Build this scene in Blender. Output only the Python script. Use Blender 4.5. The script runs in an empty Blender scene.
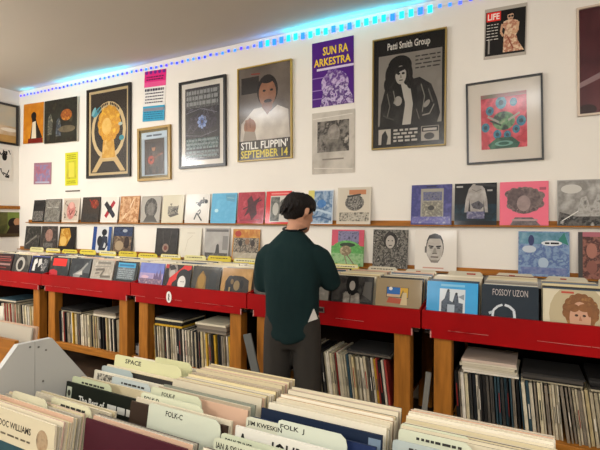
import bpy, math, random
from mathutils import Vector, Matrix, Euler
rnd = random.Random(11)
SC = bpy.context.scene
COL = SC.collection

# ------------------------------------------------------------------ camera model
FPX, CXP, CYP, ROLL = 445.0, 300.0, 221.0, 0.0035
TH = math.radians(27.6)
CAMH = 1.5
FW = Vector((-math.sin(TH), math.cos(TH), 0)); RT = Vector((math.cos(TH), math.sin(TH), 0)); UP = Vector((0, 0, 1))
XC = (RT + UP * ROLL).normalized(); YC = (UP - RT * ROLL).normalized()
WALL_Y, WALL_L, CEIL = 3.8, -6.55, 3.34

def ray(x, y):
    return FW + XC * ((x - CXP) / FPX) - YC * ((y - CYP) / FPX)
def onY(x, y, Y):
    d = ray(x, y); p = d * (Y / d.y); return Vector((p.x, Y, p.z + CAMH))
def onX(x, y, X):
    d = ray(x, y); p = d * (X / d.x); return Vector((X, p.y, p.z + CAMH))
def onZ(x, y, Z):
    d = ray(x, y); p = d * ((Z - CAMH) / d.z); return Vector((p.x, p.y, Z))

cd = bpy.data.cameras.new('camera'); cam = bpy.data.objects.new('camera', cd); COL.objects.link(cam)
cd.sensor_width = 36; cd.lens = 36 * FPX / 600; cd.sensor_fit = 'HORIZONTAL'
cd.shift_y = -(225 - CYP) / 600; cd.clip_start = 0.02
m = Matrix((XC, YC, -FW)).transposed().to_4x4(); m.translation = (0, 0, CAMH); cam.matrix_world = m
SC.camera = cam

# ------------------------------------------------------------------ materials
def lin(h):
    if not isinstance(h, str): return tuple(h) + (1,)
    h = h.lstrip('#'); o = []
    for i in (0, 2, 4):
        c = int(h[i:i + 2], 16) / 255
        o.append((c / 12.92 if c <= .04045 else ((c + .055) / 1.055) ** 2.4) ** 1.12)
    return tuple(o) + (1,)
MATS = {}
def mat(col, rough=.55, spec=.2, coat=0.0, metal=0.0, vary=0.0, vscale=6.0, bump=0.0, bscale=40.0, stretch=(1, 1, 1), emit=0.0):
    """principled material; vary: noise-driven variation of the thing's own colour; bump: relief"""
    key = (col, rough, spec, coat, metal, vary, vscale, bump, bscale, stretch, emit)
    if key in MATS: return MATS[key]
    M = bpy.data.materials.new('paint_' + str(len(MATS))); M.use_nodes = True
    nt = M.node_tree; b = nt.nodes['Principled BSDF']; c = lin(col)
    b.inputs['Base Color'].default_value = c; b.inputs['Roughness'].default_value = rough
    b.inputs['Specular IOR Level'].default_value = spec; b.inputs['Metallic'].default_value = metal
    b.inputs['Coat Weight'].default_value = coat * .3; b.inputs['Coat Roughness'].default_value = .12
    if emit:
        b.inputs['Emission Color'].default_value = c; b.inputs['Emission Strength'].default_value = emit
    if vary or bump:
        tc = nt.nodes.new('ShaderNodeTexCoord'); mp = nt.nodes.new('ShaderNodeMapping'); mp.inputs['Scale'].default_value = stretch
        nt.links.new(tc.outputs['Object'], mp.inputs['Vector'])
        if vary:
            n = nt.nodes.new('ShaderNodeTexNoise'); n.inputs['Scale'].default_value = vscale; n.inputs['Detail'].default_value = 5
            r = nt.nodes.new('ShaderNodeValToRGB')
            r.color_ramp.elements[0].position = .3; r.color_ramp.elements[1].position = .7
            r.color_ramp.elements[0].color = tuple(v * (1 - vary) for v in c[:3]) + (1,)
            r.color_ramp.elements[1].color = tuple(min(1, v * (1 + vary * .6)) for v in c[:3]) + (1,)
            nt.links.new(mp.outputs[0], n.inputs['Vector']); nt.links.new(n.outputs['Fac'], r.inputs[0]); nt.links.new(r.outputs[0], b.inputs['Base Color'])
        if bump:
            n2 = nt.nodes.new('ShaderNodeTexNoise'); n2.inputs['Scale'].default_value = bscale; n2.inputs['Detail'].default_value = 3
            bp = nt.nodes.new('ShaderNodeBump'); bp.inputs['Strength'].default_value = bump; bp.inputs['Distance'].default_value = .02
            nt.links.new(mp.outputs[0], n2.inputs['Vector']); nt.links.new(n2.outputs['Fac'], bp.inputs['Height']); nt.links.new(bp.outputs[0], b.inputs['Normal'])
    MATS[key] = M; return M
def nmat(cols, scale=12.0, coat=.25, detail=4.0, dist=0.0, stretch=(1, 1, 1)):
    """printed picture texture: noise run through a ramp of ink colours"""
    key = ('n', tuple(cols), scale, coat, detail, dist, stretch)
    if key in MATS: return MATS[key]
    M = bpy.data.materials.new('print_' + str(len(MATS))); M.use_nodes = True
    nt = M.node_tree; b = nt.nodes['Principled BSDF']; b.inputs['Roughness'].default_value = .45; b.inputs['Specular IOR Level'].default_value = .2; b.inputs['Coat Weight'].default_value = coat * .35; b.inputs['Coat Roughness'].default_value = .12
    tc = nt.nodes.new('ShaderNodeTexCoord'); mp = nt.nodes.new('ShaderNodeMapping'); mp.inputs['Scale'].default_value = stretch
    n = nt.nodes.new('ShaderNodeTexNoise'); n.inputs['Scale'].default_value = scale; n.inputs['Detail'].default_value = detail; n.inputs['Distortion'].default_value = dist
    r = nt.nodes.new('ShaderNodeValToRGB'); el = r.color_ramp.elements
    k = len(cols)
    for i, c in enumerate(cols):
        p = .34 + .32 * (i / max(1, k - 1))
        e = el[i] if i < 2 and k >= 2 else el.new(p)
        e.position = p; e.color = lin(c)
    # elements are re-sorted by position: set colours again in order
    for i, c in enumerate(cols):
        el[i].position = .30 + .40 * (i / max(1, k - 1)); el[i].color = lin(c)
    nt.links.new(tc.outputs['Object'], mp.inputs['Vector']); nt.links.new(mp.outputs[0], n.inputs['Vector'])
    nt.links.new(n.outputs['Fac'], r.inputs[0]); nt.links.new(r.outputs[0], b.inputs['Base Color'])
    MATS[key] = M; return M
def glassmat():
    if 'glass' in MATS: return MATS['glass']
    M = bpy.data.materials.new('picture_glass'); M.use_nodes = True; nt = M.node_tree; nt.nodes.clear()
    o = nt.nodes.new('ShaderNodeOutputMaterial'); mx = nt.nodes.new('ShaderNodeMixShader'); t = nt.nodes.new('ShaderNodeBsdfTransparent'); g = nt.nodes.new('ShaderNodeBsdfGlossy')
    g.inputs['Roughness'].default_value = .16; fr = nt.nodes.new('ShaderNodeFresnel'); fr.inputs['IOR'].default_value = 1.45
    nt.links.new(fr.outputs[0], mx.inputs[0]); nt.links.new(t.outputs[0], mx.inputs[1]); nt.links.new(g.outputs[0], mx.inputs[2]); nt.links.new(mx.outputs[0], o.inputs[0])
    MATS['glass'] = M; return M
def wood(c='a8702e', s=1.0):
    return mat(c, rough=.5, vary=.35, vscale=5, stretch=(6 * s, 6 * s, .7 * s))
WOODV = wood(); WOODH = mat('a8702e', rough=.5, vary=.35, vscale=5, stretch=(.7, 6, 8))
RED = mat('a0050b', rough=.5, spec=.15, vary=.18, vscale=3)
DARKW = mat('2a1d14', rough=.8, vary=.3)
CARDC = ['c9c8b4', 'bfc2b2', 'd3d0b8', 'b7bbb0', 'cdcaa8']

# ------------------------------------------------------------------ mesh builder
class MB:
    def __init__(s): s.v = []; s.f = []; s.m = []; s.mats = []; s.smooth = []
    def mi(s, M):
        if M not in s.mats: s.mats.append(M)
        return s.mats.index(M)
    def poly(s, pts, M, smooth=False):
        b = len(s.v); s.v += [tuple(p) for p in pts]; s.f.append(tuple(range(b, b + len(pts)))); s.m.append(s.mi(M)); s.smooth.append(smooth)
    def box(s, x0, y0, z0, x1, y1, z1, M, front=None, bevel=0.0):
        b = len(s.v); s.v += [(x, y, z) for z in (z0, z1) for y in (y0, y1) for x in (x0, x1)]
        fs = [(0, 2, 3, 1), (4, 5, 7, 6), (0, 1, 5, 4), (2, 6, 7, 3), (0, 4, 6, 2), (1, 3, 7, 5)]
        for i, f in enumerate(fs):
            s.f.append(tuple(b + k for k in f)); s.m.append(s.mi(front if (front and i == 2) else M)); s.smooth.append(False)
    def prism(s, pts2, axis, a, c, M):
        """2D outline extruded along an axis ('x','y','z') from a to c"""
        def P(u, w, t): return {'x': (t, u, w), 'y': (u, t, w), 'z': (u, w, t)}[axis]
        n = len(pts2); b = len(s.v)
        s.v += [P(u, w, a) for u, w in pts2] + [P(u, w, c) for u, w in pts2]
        mi = s.mi(M)
        s.f.append(tuple(range(b, b + n))[::-1]); s.f.append(tuple(range(b + n, b + 2 * n)))
        for i in range(n): s.f.append((b + i, b + (i + 1) % n, b + n + (i + 1) % n, b + n + i))
        s.m += [mi] * (n + 2); s.smooth += [False] * (n + 2)
    def loft(s, rings, M, cap=True, smooth=True):
        n = len(rings[0]); b = len(s.v); mi = s.mi(M)
        for r in rings: s.v += [tuple(p) for p in r]
        for k in range(len(rings) - 1):
            for i in range(n):
                j = (i + 1) % n
                s.f.append((b + k * n + i, b + k * n + j, b + (k + 1) * n + j, b + (k + 1) * n + i)); s.m.append(mi); s.smooth.append(smooth)
        if cap:
            s.f.append(tuple(range(b, b + n))[::-1]); s.f.append(tuple(b + (len(rings) - 1) * n + i for i in range(n))); s.m += [mi, mi]; s.smooth += [smooth] * 2
    def build(s, name, parent=None):
        me = bpy.data.meshes.new(name); me.from_pydata(s.v, [], s.f)
        for M in s.mats: me.materials.append(M)
        me.polygons.foreach_set('material_index', s.m); me.polygons.foreach_set('use_smooth', s.smooth); me.update()
        o = bpy.data.objects.new(name, me); COL.objects.link(o)
        if parent: o.parent = parent
        return o
def tag(o, label=None, cat=None, group=None, kind=None):
    if label: o['label'] = label
    if cat: o['category'] = cat
    if group: o['group'] = group
    if kind: o['kind'] = kind
    return o
def empty(name, loc=(0, 0, 0), rot=(0, 0, 0)):
    o = bpy.data.objects.new(name, None); o.location = loc; o.rotation_euler = rot; o.empty_display_size = .1; COL.objects.link(o); return o

# ------------------------------------------------------------------ printed art, drawn as flat ink shapes on a cover
TXT = {}
def text_mesh(t):
    if t not in TXT:
        c = bpy.data.curves.new('lettering', 'FONT'); c.body = t.lstrip('*'); c.resolution_u = 2; c.offset = .022 if t[0] == '*' else 0
        o = bpy.data.objects.new('lettering', c); me = bpy.data.meshes.new_from_object(o)
        vs = [(v.co.x, v.co.y) for v in me.vertices]; fs = [tuple(p.vertices) for p in me.polygons]
        bpy.data.objects.remove(o); bpy.data.curves.remove(c); bpy.data.meshes.remove(me)
        xs = [v[0] for v in vs]; ys = [v[1] for v in vs]; x0, x1, y0, y1 = min(xs), max(xs), min(ys), max(ys)
        TXT[t] = ([((a - x0) / (x1 - x0), (b_ - y0) / (y1 - y0)) for a, b_ in vs], fs)
    return TXT[t]
def art(mb, items, x0, z0, w, h, y, coat=.25, step=.00012):
    """items in unit coordinates; drawn facing -Y at depth y, each a hair further out"""
    k = [y]
    cl = lambda a: min(1, max(0, a))
    def P(u, v): return (x0 + cl(u) * w, k[0], z0 + cl(v) * h)
    def M(c): return c if not isinstance(c, (str, tuple)) else (mat(c, rough=.45, coat=coat) if isinstance(c, str) else nmat(c[0], *c[1:]))
    for it in items:
        k[0] -= step; t = it[0]
        if t == 'r':
            _, a, b, c, d, col = it; mb.poly([P(a, b), P(c, b), P(c, d), P(a, d)], M(col))
        elif t == 'e':
            cx, cy, rx, ry, col = it[1:6]; rot = math.radians(it[6]) if len(it) > 6 else 0
            mb.poly([P(cx + rx * math.cos(q) * math.cos(rot) - ry * math.sin(q) * math.sin(rot), cy + rx * math.cos(q) * math.sin(rot) + ry * math.sin(q) * math.cos(rot)) for q in [2 * math.pi * i / 20 for i in range(20)]], M(col))
        elif t == 'p':
            mb.poly([P(*q) for q in it[1]], M(it[2]))
        elif t == 'l':
            pts, wd, col = it[1:4]; mm = M(col)
            for (a, b), (c, d) in zip(pts, pts[1:]):
                L = math.hypot(c - a, d - b) or 1; nx, ny = -(d - b) / L * wd / 2, (c - a) / L * wd / 2
                k[0] -= step * .1
                mb.poly([P(a - nx, b - ny), P(c - nx, d - ny), P(c + nx, d + ny), P(a + nx, b + ny)], mm)
        elif t == 't':
            _, s, a, b, tw, th, col = it; vs, fs = text_mesh(s); b0 = len(mb.v); mi = mb.mi(M(col))
            mb.v += [P(a + u * tw, b + v * th) for u, v in vs]
            for f in fs: mb.f.append(tuple(b0 + q for q in f)); mb.m.append(mi); mb.smooth.append(False)
def scrib(n, x0, y0, x1, y1, wd, col, seed, seg=4):
    """small illegible print: short strokes"""
    r = random.Random(seed); out = []
    for i in range(n):
        a, b = r.uniform(x0, x1), r.uniform(y0, y1); pts = [(a, b)]
        for _ in range(seg): a = min(x1, max(x0, a + r.uniform(-.1, .1))); b = min(y1, max(y0, b + r.uniform(-.1, .1))); pts.append((a, b))
        out.append(('l', pts, wd, col))
    return out
def lines(n, x0, y0, x1, y1, th, col, seed=1):
    r = random.Random(seed); out = []
    for i in range(n):
        y = y1 - (y1 - y0) * (i + .5) / n; x = x0
        while x < x1 - .02:
            e = min(x1, x + r.uniform(.04, .12)); out.append(('r', x, y - th / 2, e, y + th / 2, col)); x = e + r.uniform(.015, .03)
    return out
def face(cx, cy, s, skin, hair, dark='2a2522'):
    return [('e', cx, cy + s * .15, s * .62, s * .8, hair), ('e', cx, cy - s * .05, s * .5, s * .72, skin), ('e', cx - s * .2, cy + s * .08, s * .11, s * .06, dark), ('e', cx + s * .2, cy + s * .08, s * .11, s * .06, dark),
            ('p', [(cx - s * .06, cy + .0 * s), (cx + s * .07, cy - s * .22), (cx - s * .08, cy - s * .22)], dark), ('r', cx - s * .2, cy - s * .45, cx + s * .2, cy - s * .38, dark)]

# ------------------------------------------------------------------ setting
def struct(name, mb): return tag(mb.build(name), kind='structure')
XR, YB = 3.2, -3.0
b = MB(); b.box(WALL_L - .1, WALL_Y, 0, XR + .1, WALL_Y + .1, CEIL, mat('e8e2d8', rough=.75, vary=.03, vscale=1.2, bump=.05, bscale=60)); struct('wall_back', b)
b = MB(); b.box(WALL_L - .1, YB, 0, WALL_L, WALL_Y, CEIL, mat('e8e2d8', rough=.75, vary=.03, vscale=1.2)); struct('wall_left', b)
b = MB(); b.box(XR, YB, 0, XR + .1, WALL_Y, CEIL, mat('e8e2d8', rough=.75)); struct('wall_right', b)
b = MB(); b.box(WALL_L - .1, YB - .1, 0, XR + .1, YB, CEIL, mat('d8cfc2', rough=.75)); struct('wall_front', b)
b = MB(); b.box(WALL_L - .1, YB - .1, -.1, XR + .1, WALL_Y + .1, 0, mat('4a3a2c', rough=.6, vary=.3)); struct('floor', b)
b = MB(); b.box(WALL_L - .1, YB - .1, CEIL, XR + .1, WALL_Y + .1, CEIL + .1, mat('cfc4b4', rough=.85, vary=.03, vscale=.8)); struct('ceiling', b)

# ------------------------------------------------------------------ wall pictures
def corners(q, Y=WALL_Y):
    P = [onY(x, y, Y) for x, y in q]; c = sum(P, Vector()) / 4
    w = ((P[1] - P[0]).length + (P[2] - P[3]).length) / 2; h = ((P[3] - P[0]).length + (P[2] - P[1]).length) / 2
    d = (P[1] - P[0]) + (P[2] - P[3]); return c, w, h, math.atan2(d.z, d.x)
def corners_left(q):
    P = [onX(x, y, WALL_L) for x, y in q]; c = sum(P, Vector()) / 4
    w = ((P[1] - P[0]).length + (P[2] - P[3]).length) / 2; h = ((P[3] - P[0]).length + (P[2] - P[1]).length) / 2
    return c, w, h
def hang(name, label, cat, c, w, h, roll, items, fw=0, fcol='15120f', mcol=None, mw=0, glass=True, thick=.02, rz=0, glossy=.2, group=None):
    """framed picture (frame, mat, print, glass) or a bare print fw=0"""
    inn = Vector((0, -1, 0)) if rz == 0 else Vector((1, 0, 0))
    if fw == 0:
        mb = MB(); mb.box(-w / 2, -thick, -h / 2, w / 2, 0, h / 2, mat('d8d2c4', rough=.5)); art(mb, items, -w / 2, -h / 2, w, h, -thick, glossy)
        o = mb.build(name); o.location = c + inn * .002; o.rotation_euler = Euler((0, -roll, rz)); return tag(o, label, cat, group)
    e = empty(name, c + inn * .002, Euler((0, -roll, rz))); tag(e, label, cat, group)
    fm = MB(); F = mat(fcol, rough=.35, spec=.5)
    for x0, z0, x1, z1 in ((-w / 2, -h / 2, w / 2, -h / 2 + fw), (-w / 2, h / 2 - fw, w / 2, h / 2), (-w / 2, -h / 2 + fw, -w / 2 + fw, h / 2 - fw), (w / 2 - fw, -h / 2 + fw, w / 2, h / 2 - fw)):
        fm.box(x0, -.028, z0, x1, 0, z1, F)
    fm.build('frame', e)
    iw, ih = w - 2 * fw, h - 2 * fw
    if mcol:
        mm = MB(); mm.box(-iw / 2, -.010, -ih / 2, iw / 2, -.002, ih / 2, mat(mcol, rough=.8)); mm.build('mat_board', e)
    pw, ph = iw - 2 * mw, ih - 2 * mw; y0 = -.012
    pm = MB(); pm.box(-pw / 2, y0, -ph / 2, pw / 2, -.0105 if mcol else -.002, ph / 2, mat('d8d2c4')); art(pm, items, -pw / 2, -ph / 2, pw, ph, y0, 0); pm.build('print', e)
    if glass:
        g = MB(); g.poly([(-iw / 2, -.022, -ih / 2), (iw / 2, -.022, -ih / 2), (iw / 2, -.022, ih / 2), (-iw / 2, -.022, ih / 2)], glassmat()); g.build('glass_pane', e)
    return e
Q = lambda *a: [(a[i], a[i + 1]) for i in range(0, 8, 2)]
def wallpic(name, label, cat, q, items, **k): c, w, h, r = corners(q); return hang(name, label, cat, c, w, h, r, items, **k)

# left wall
c, w, h = corners_left(Q(-14, 100, 17, 105, 18, 145, -13, 143))
hang('framed_painting', 'dark-framed beige landscape painting hanging on the left wall near the corner', 'painting', c, w, h, 0,
     [('r', 0, 0, 1, 1, (('d8c4a8', 'c8b090', 'e0d2ba'), 4)), ('r', 0, .45, 1, 1, (('b4b8b0', 'c4bca8', 'd0c0a4'), 4)), ('e', .75, .35, .35, .05, 'ece2d0'), ('r', 0, 0, 1, .2, (('c8a468', 'b08c58'), 6))], fw=.03, fcol='1c1814', rz=math.pi / 2, glass=False)
c, w, h = corners_left(Q(-14, 146, 11, 150, 12, 180, -13, 181))
hang('art_print', 'white paper print with black ink splashes on the left wall', 'poster', c, w, h, 0, [('r', 0, 0, 1, 1, 'dcd6cc')] + scrib(9, .3, .1, .95, .95, .035, '24211f', 5) + [('e', .7, .75, .1, .12, '1b1918')], thick=.004, rz=math.pi / 2)
c, w, h = corners_left(Q(-14, 212, 22.5, 212, 23, 236, -13, 238))
hang('record_poster', 'olive green picture with dark haired figure below wooden rail on left wall', 'poster', c, w, h, 0,
     [('r', 0, 0, 1, 1, (('4b4f2c', '6c6a3e', '393d24'), 5)), ('r', .55, .2, 1, 1, (('8d9a4c', '6f7f3c'), 6)), ('e', .72, .55, .16, .22, '2a2019'), ('e', .82, .6, .1, .16, 'b98b66'), ('p', [(.5, .1), (.9, .1), (.95, .5), (.62, .45)], '3a2a1e'), ('r', 0, 0, 1, .14, '57492f')], thick=.012, rz=math.pi / 2)
mb = MB(); p0 = onX(-14, 208, WALL_L); p1 = onX(24.5, 208, WALL_L)
mb.box(WALL_L, p0.y, p1.z - .02, WALL_L + .03, p1.y, p1.z + .025, WOODH); mb.build('wooden_rail'); tag(bpy.data.objects['wooden_rail'], 'short brown wooden rail on the left wall above the green picture', 'rail')

# back wall
wallpic('canvas_painting', 'orange canvas painting of a seated black-and-white animal near the corner', 'painting', Q(25.5, 105, 45.3, 102.7, 46, 142.5, 26, 144.5),
        [('r', 0, 0, 1, 1, (('d08a1c', 'c07a16', 'dc9a30'), 4)), ('p', [(.35, .1), (.45, .5), (.42, .65), (.6, .68), (.68, .5), (.95, .15), (.9, .05)], '2a2220'), ('p', [(.42, .1), (.46, .52), (.62, .55), (.66, .12)], 'd8cbb4'), ('e', .52, .68, .13, .1, '1f1a18'), ('r', .25, 0, .98, .12, '7a1f14')], thick=.03)
wallpic('canvas_painting', 'dark canvas painting with pale figures and orange blooms beside the orange one', 'painting', Q(46.6, 102, 79, 97, 79.5, 141, 47, 144.5),
        [('r', 0, 0, 1, 1, (('1f2019', '35352a', '2a251d', '4a4634'), 7)), ('e', .68, .62, .17, .13, (('b5702a', '8a4a20', 'd0903c'), 18)), ('p', [(.1, .2), (.12, .6), (.2, .7), (.26, .5), (.24, .2)], (('8d8a78', '4a4a44', 'b5ad94'), 14)), ('p', [(.36, .15), (.38, .5), (.46, .58), (.52, .4), (.52, .15)], (('6d747c', '3a3f46', '9a9a90'), 14)), ('e', .7, .3, .25, .08, (('7d7058', '4c4638'), 9))], thick=.03)
wallpic('small_print', 'small pink and blue square print below the orange canvas', 'poster', Q(34, 163, 51.5, 162.5, 52, 184, 34.5, 184.5), [('r', 0, 0, 1, 1, 'a47a86'), ('r', .08, .12, .92, .9, (('5d6b96', 'b0707c', '8a86a8', 'c98a94'), 9)), ('r', .1, .05, .9, .13, 'b4b2c0')], thick=.004)
wallpic('paper_flyer', 'narrow yellow-green paper flyer beside the tall dark poster', 'flyer', Q(65.2, 153, 78, 152, 78.3, 185, 65.6, 186), [('r', 0, 0, 1, 1, 'd6d335'), ('r', .12, .2, .88, .75, (('d2b83a', 'c4c43a', 'b48a3a'), 9)), ('r', .28, .25, .72, .7, 'd8cf50')] + lines(3, .15, .78, .85, .95, .02, '80762a', 2) + lines(2, .15, .05, .85, .16, .02, '80762a', 3), thick=.002)
mb = MB(); p = onY(73, 191, WALL_Y); mb.box(p.x - .14, WALL_Y - .012, p.z - .008, p.x + .14, WALL_Y, p.z + .008, mat('6a6055', rough=.4)); tag(mb.build('wall_clip_strip'), 'thin dark strip mounted on the wall below the yellow flyer', 'strip')
gold = (('e0b230', 'c8922a', 'ecc84c'), 14)
petals = [('e', .52 + .2 * math.cos(a), .6 + .15 * math.sin(a), .09, .065, gold) for a in [i * math.pi / 6 for i in range(12)]]
wallpic('framed_poster', 'tall black-framed ornamental poster with golden bloom inside a cream oval arch', 'poster', Q(87.5, 91, 131, 83, 132.5, 176, 89, 179),
        [('r', 0, 0, 1, 1, 'c9b48c'), ('r', .05, .03, .95, .97, '3a3129'), ('p', [(.08, .04), (.3, .22), (.7, .22), (.92, .04)], 'cbb283'), ('p', [(.2, .04), (.36, .16), (.64, .16), (.8, .04)], '3a3129'), ('e', .5, .52, .43, .34, 'd0bb90'), ('e', .5, .52, .36, .285, '2e2723'), ('p', [(.34, .2), (.37, .4), (.5, .5), (.64, .4), (.68, .2)], (('d9b45a', 'c89a3e', 'e8cc84'), 8)), ('e', .51, .6, .24, .18, gold)] + petals +
        [('e', .46, .57, .12, .1, (('e6c87c', 'd8ae4c'), 8)), ('e', .22, .75, .12, .035, '4f9aa8', 25), ('e', .13, .76, .07, .03, '86b8bc', 40), ('e', .83, .42, .06, .03, '3f95a0'), ('e', .8, .58, .05, .02, 'b8c4bc')] +
        [('e', .5 + .395 * math.cos(q), .52 + .312 * math.sin(q), .016, .016, '3a3026') for q in [math.radians(50 + 6.2 * i) for i in range(14)] if abs(q - 1.57) > .06], fw=.032, fcol='1a1512')
wallpic('concert_flyer', 'pink, white and blue concert flyer with crown-cut top edge', 'flyer', Q(144, 72, 165.5, 69, 166, 120, 144.3, 122),
        [('r', 0, 0, 1, 1, 'e4e0da'), ('r', 0, .68, 1, 1, 'd8267e'), ('r', 0, .68, 1, .78, 'e05a92')] + [('e', .1 + .2 * i, .97, .07, .04, '7a2a8c') for i in range(5)] + lines(2, .1, .8, .9, .9, .025, '6a1a52', 3) +
        lines(1, .05, .58, .95, .66, .05, '4a4658', 12) + lines(4, .08, .34, .92, .58, .022, '5a5560', 4) + [('r', 0, 0, 1, .3, '3aa0c0'), ('r', .02, .2, .98, .26, '8a8a94')] + lines(4, .06, .03, .94, .2, .016, '1f6a88', 5), thick=.002)
wallpic('framed_picture', 'small gold-framed picture of musician with red guitar', 'picture', Q(138.6, 129, 171.5, 125, 172, 179, 139.5, 182),
        [('r', 0, 0, 1, 1, 'a8b4bc'), ('r', 0, .86, 1, 1, 'bcc8d0'), ('r', .2, .9, .42, .94, '56606a'), ('r', .46, .9, .8, .94, '56606a'), ('r', .12, .02, .9, .84, '3c2a1c'), ('p', [(.26, .04), (.3, .4), (.36, .56), (.62, .56), (.72, .4), (.76, .04)], (('5a4030', '3a2a20', '6e5038'), 12)), ('e', .48, .63, .075, .075, 'a8744e'), ('e', .47, .69, .1, .05, '241812'), ('e', .38, .62, .03, .07, '241812'), ('e', .38, .36, .13, .1, 'b0482c'), ('e', .38, .36, .04, .03, '3a1c14'), ('l', [(.42, .38), (.84, .5)], .035, '8a4a30'), ('l', [(.7, .5), (.56, .38)], .06, '6e4a34'), ('r', .3, .05, .42, .2, '241a16'), ('r', .56, .05, .68, .2, '241a16')], fw=.03, fcol='a8883c', mcol='7a6a3a', mw=.028)
wallpic('framed_poster', 'black-framed grey psychedelic lettering poster with white mat and central eye', 'poster', Q(180, 83.5, 226.7, 75, 227.3, 165.5, 181, 169.5),
        [('r', 0, 0, 1, 1, (('2c2a2e', '4a484c', '38363c'), 6)), ('r', .03, .72, .97, .97, (('9a9a98', '2a2a2c', '8a8a88', '2a2a2c'), 26, 0, 3, 2.5)), ('r', .03, .03, .97, .13, (('a8a8a4', '1c1c1e', '9a9a98', '1c1c1e'), 30, 0, 2, 1)), ('r', .03, .18, .97, .3, (('3f7a7c', '26302f', '8a9a98', '2a2a2e'), 24, 0, 3, 2)), ('e', .5, .52, .42, .13, (('4e4a58', '34323c', '625c6c'), 10, 0, 3, 3))] +
        [('e', .5 + .1 * math.cos(i * .785), .52 + .07 * math.sin(i * .785), .04, .025, '9fb2d8') for i in range(8)] + [('e', .5, .52, .07, .05, '6f86bc'), ('e', .5, .52, .035, .025, '1a1a24')] + lines(3, .05, .74, .95, .97, .05, 'a4a4a2', 31) + lines(5, .05, .03, .95, .3, .025, '98a4a4', 32) + scrib(16, .05, .33, .95, .7, .008, '78767e', 33) + [('l', [(.05, .65), (.5, .7), (.95, .62)], .008, '8a8890'), ('l', [(.05, .35), (.5, .32), (.95, .38)], .008, '8a8890')], fw=.028, fcol='0f0e0e', mcol='e4ddd2', mw=.055)
wallpic('framed_poster', 'thin gold-framed portrait poster of a man in white reading STILL FLIPPIN', 'poster', Q(237.7, 70, 292.3, 59.5, 293.5, 158, 240, 162.5),
        [('r', 0, 0, 1, 1, (('6a5e53', '7c7065', '8d8175'), 3)), ('r', .05, .72, .4, .9, '39312b'), ('e', .56, .73, .2, .17, '2a211c'), ('e', .56, .7, .165, .15, (('966a50', 'a8785a', '7d5844'), 5)), ('e', .5, .73, .03, .012, '1a1412'), ('e', .64, .73, .03, .012, '1a1412'), ('e', .57, .615, .075, .022, '3a241c'), ('e', .57, .572, .05, .014, '2a1a14'),
         ('p', [(.02, .15), (.05, .4), (.3, .55), (.5, .56), (.62, .5), (.75, .56), (.95, .5), (.98, .15)], (('d4cbbe', 'c4baad', 'e0d8cb'), 4)), ('p', [(.45, .56), (.56, .47), (.66, .54), (.64, .6), (.48, .6)], '8a6048'), ('e', .22, .36, .12, .09, (('b08062', '9a6c50'), 7)), ('l', [(.14, .44), (.16, .33)], .03, '9a6e52'), ('l', [(.22, .46), (.23, .35)], .03, '94694e'), ('p', [(.08, .2), (.12, .32), (.32, .3), (.36, .2)], 'a89c8e'),
         ('r', 0, 0, 1, .21, '4d443b'), ('e', .56, .845, .13, .04, '2a211c'), ('l', [(.25, .93), (.42, .92)], .012, 'a03a2a'), ('t', "*STILL FLIPPIN'", .04, .115, .9, .085, 'f4f0e8'), ('t', '*SEPTEMBER 14', .04, .02, .9, .085, 'e8d44a')], fw=.012, fcol='b89c4a')
wallpic('concert_poster', 'purple SUN RA ARKESTRA poster with yellow lettering', 'poster', Q(312, 44.5, 354, 35, 354.2, 103, 312.6, 108),
        [('r', 0, 0, 1, 1, '55207e'), ('e', .55, .33, .33, .2, (('8c6aa8', 'c8b4d0', '5a2a80', 'a890bc'), 14, .2)), ('e', .5, .5, .12, .1, (('b8a0c8', '5a2a80', 'd0c4d8'), 18, .2)), ('p', [(.2, 0), (.3, .3), (.8, .34), (.97, .1), (.97, 0)], (('a890b8', '4a1a70', 'cbbcd4', '6a3a90'), 22, .2)), ('r', .12, .555, 1, .59, 'd8c8dc'), ('r', 0, .44, .4, .455, '9878b0'), ('r', 0, .25, .3, .265, '9878b0'), ('r', 0, .12, .25, .135, '9878b0'),
         ('t', '*SUN RA', .27, .78, .6, .13, 'ecc83a'), ('t', '*ARKESTRA', .05, .62, .88, .12, 'ecc83a')], thick=.003)
wallpic('concert_poster', 'grey photocopied poster in a plastic sleeve under the purple poster', 'poster', Q(312, 113.5, 355, 109, 355.2, 172, 312.6, 175),
        [('r', 0, 0, 1, 1, (('b2aa9e', 'c4bcb0', 'a49c90'), 4, .5)), ('r', .13, .35, .87, .85, (('57514a', '8a837a', '3a3632', 'b0a89c'), 12)), ('e', .52, .65, .14, .14, (('a8a096', '6a645c'), 14)), ('p', [(.3, .35), (.38, .55), (.68, .55), (.78, .35)], (('8f887e', '4a4640'), 14)), ('r', .25, .22, .75, .245, '8a8278'), ('l', [(.02, .9), (.95, .93)], .012, 'd8d2c8'), ('l', [(.05, .1), (.95, .06)], .012, 'd2cabe')], thick=.003, glossy=.6)
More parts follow.
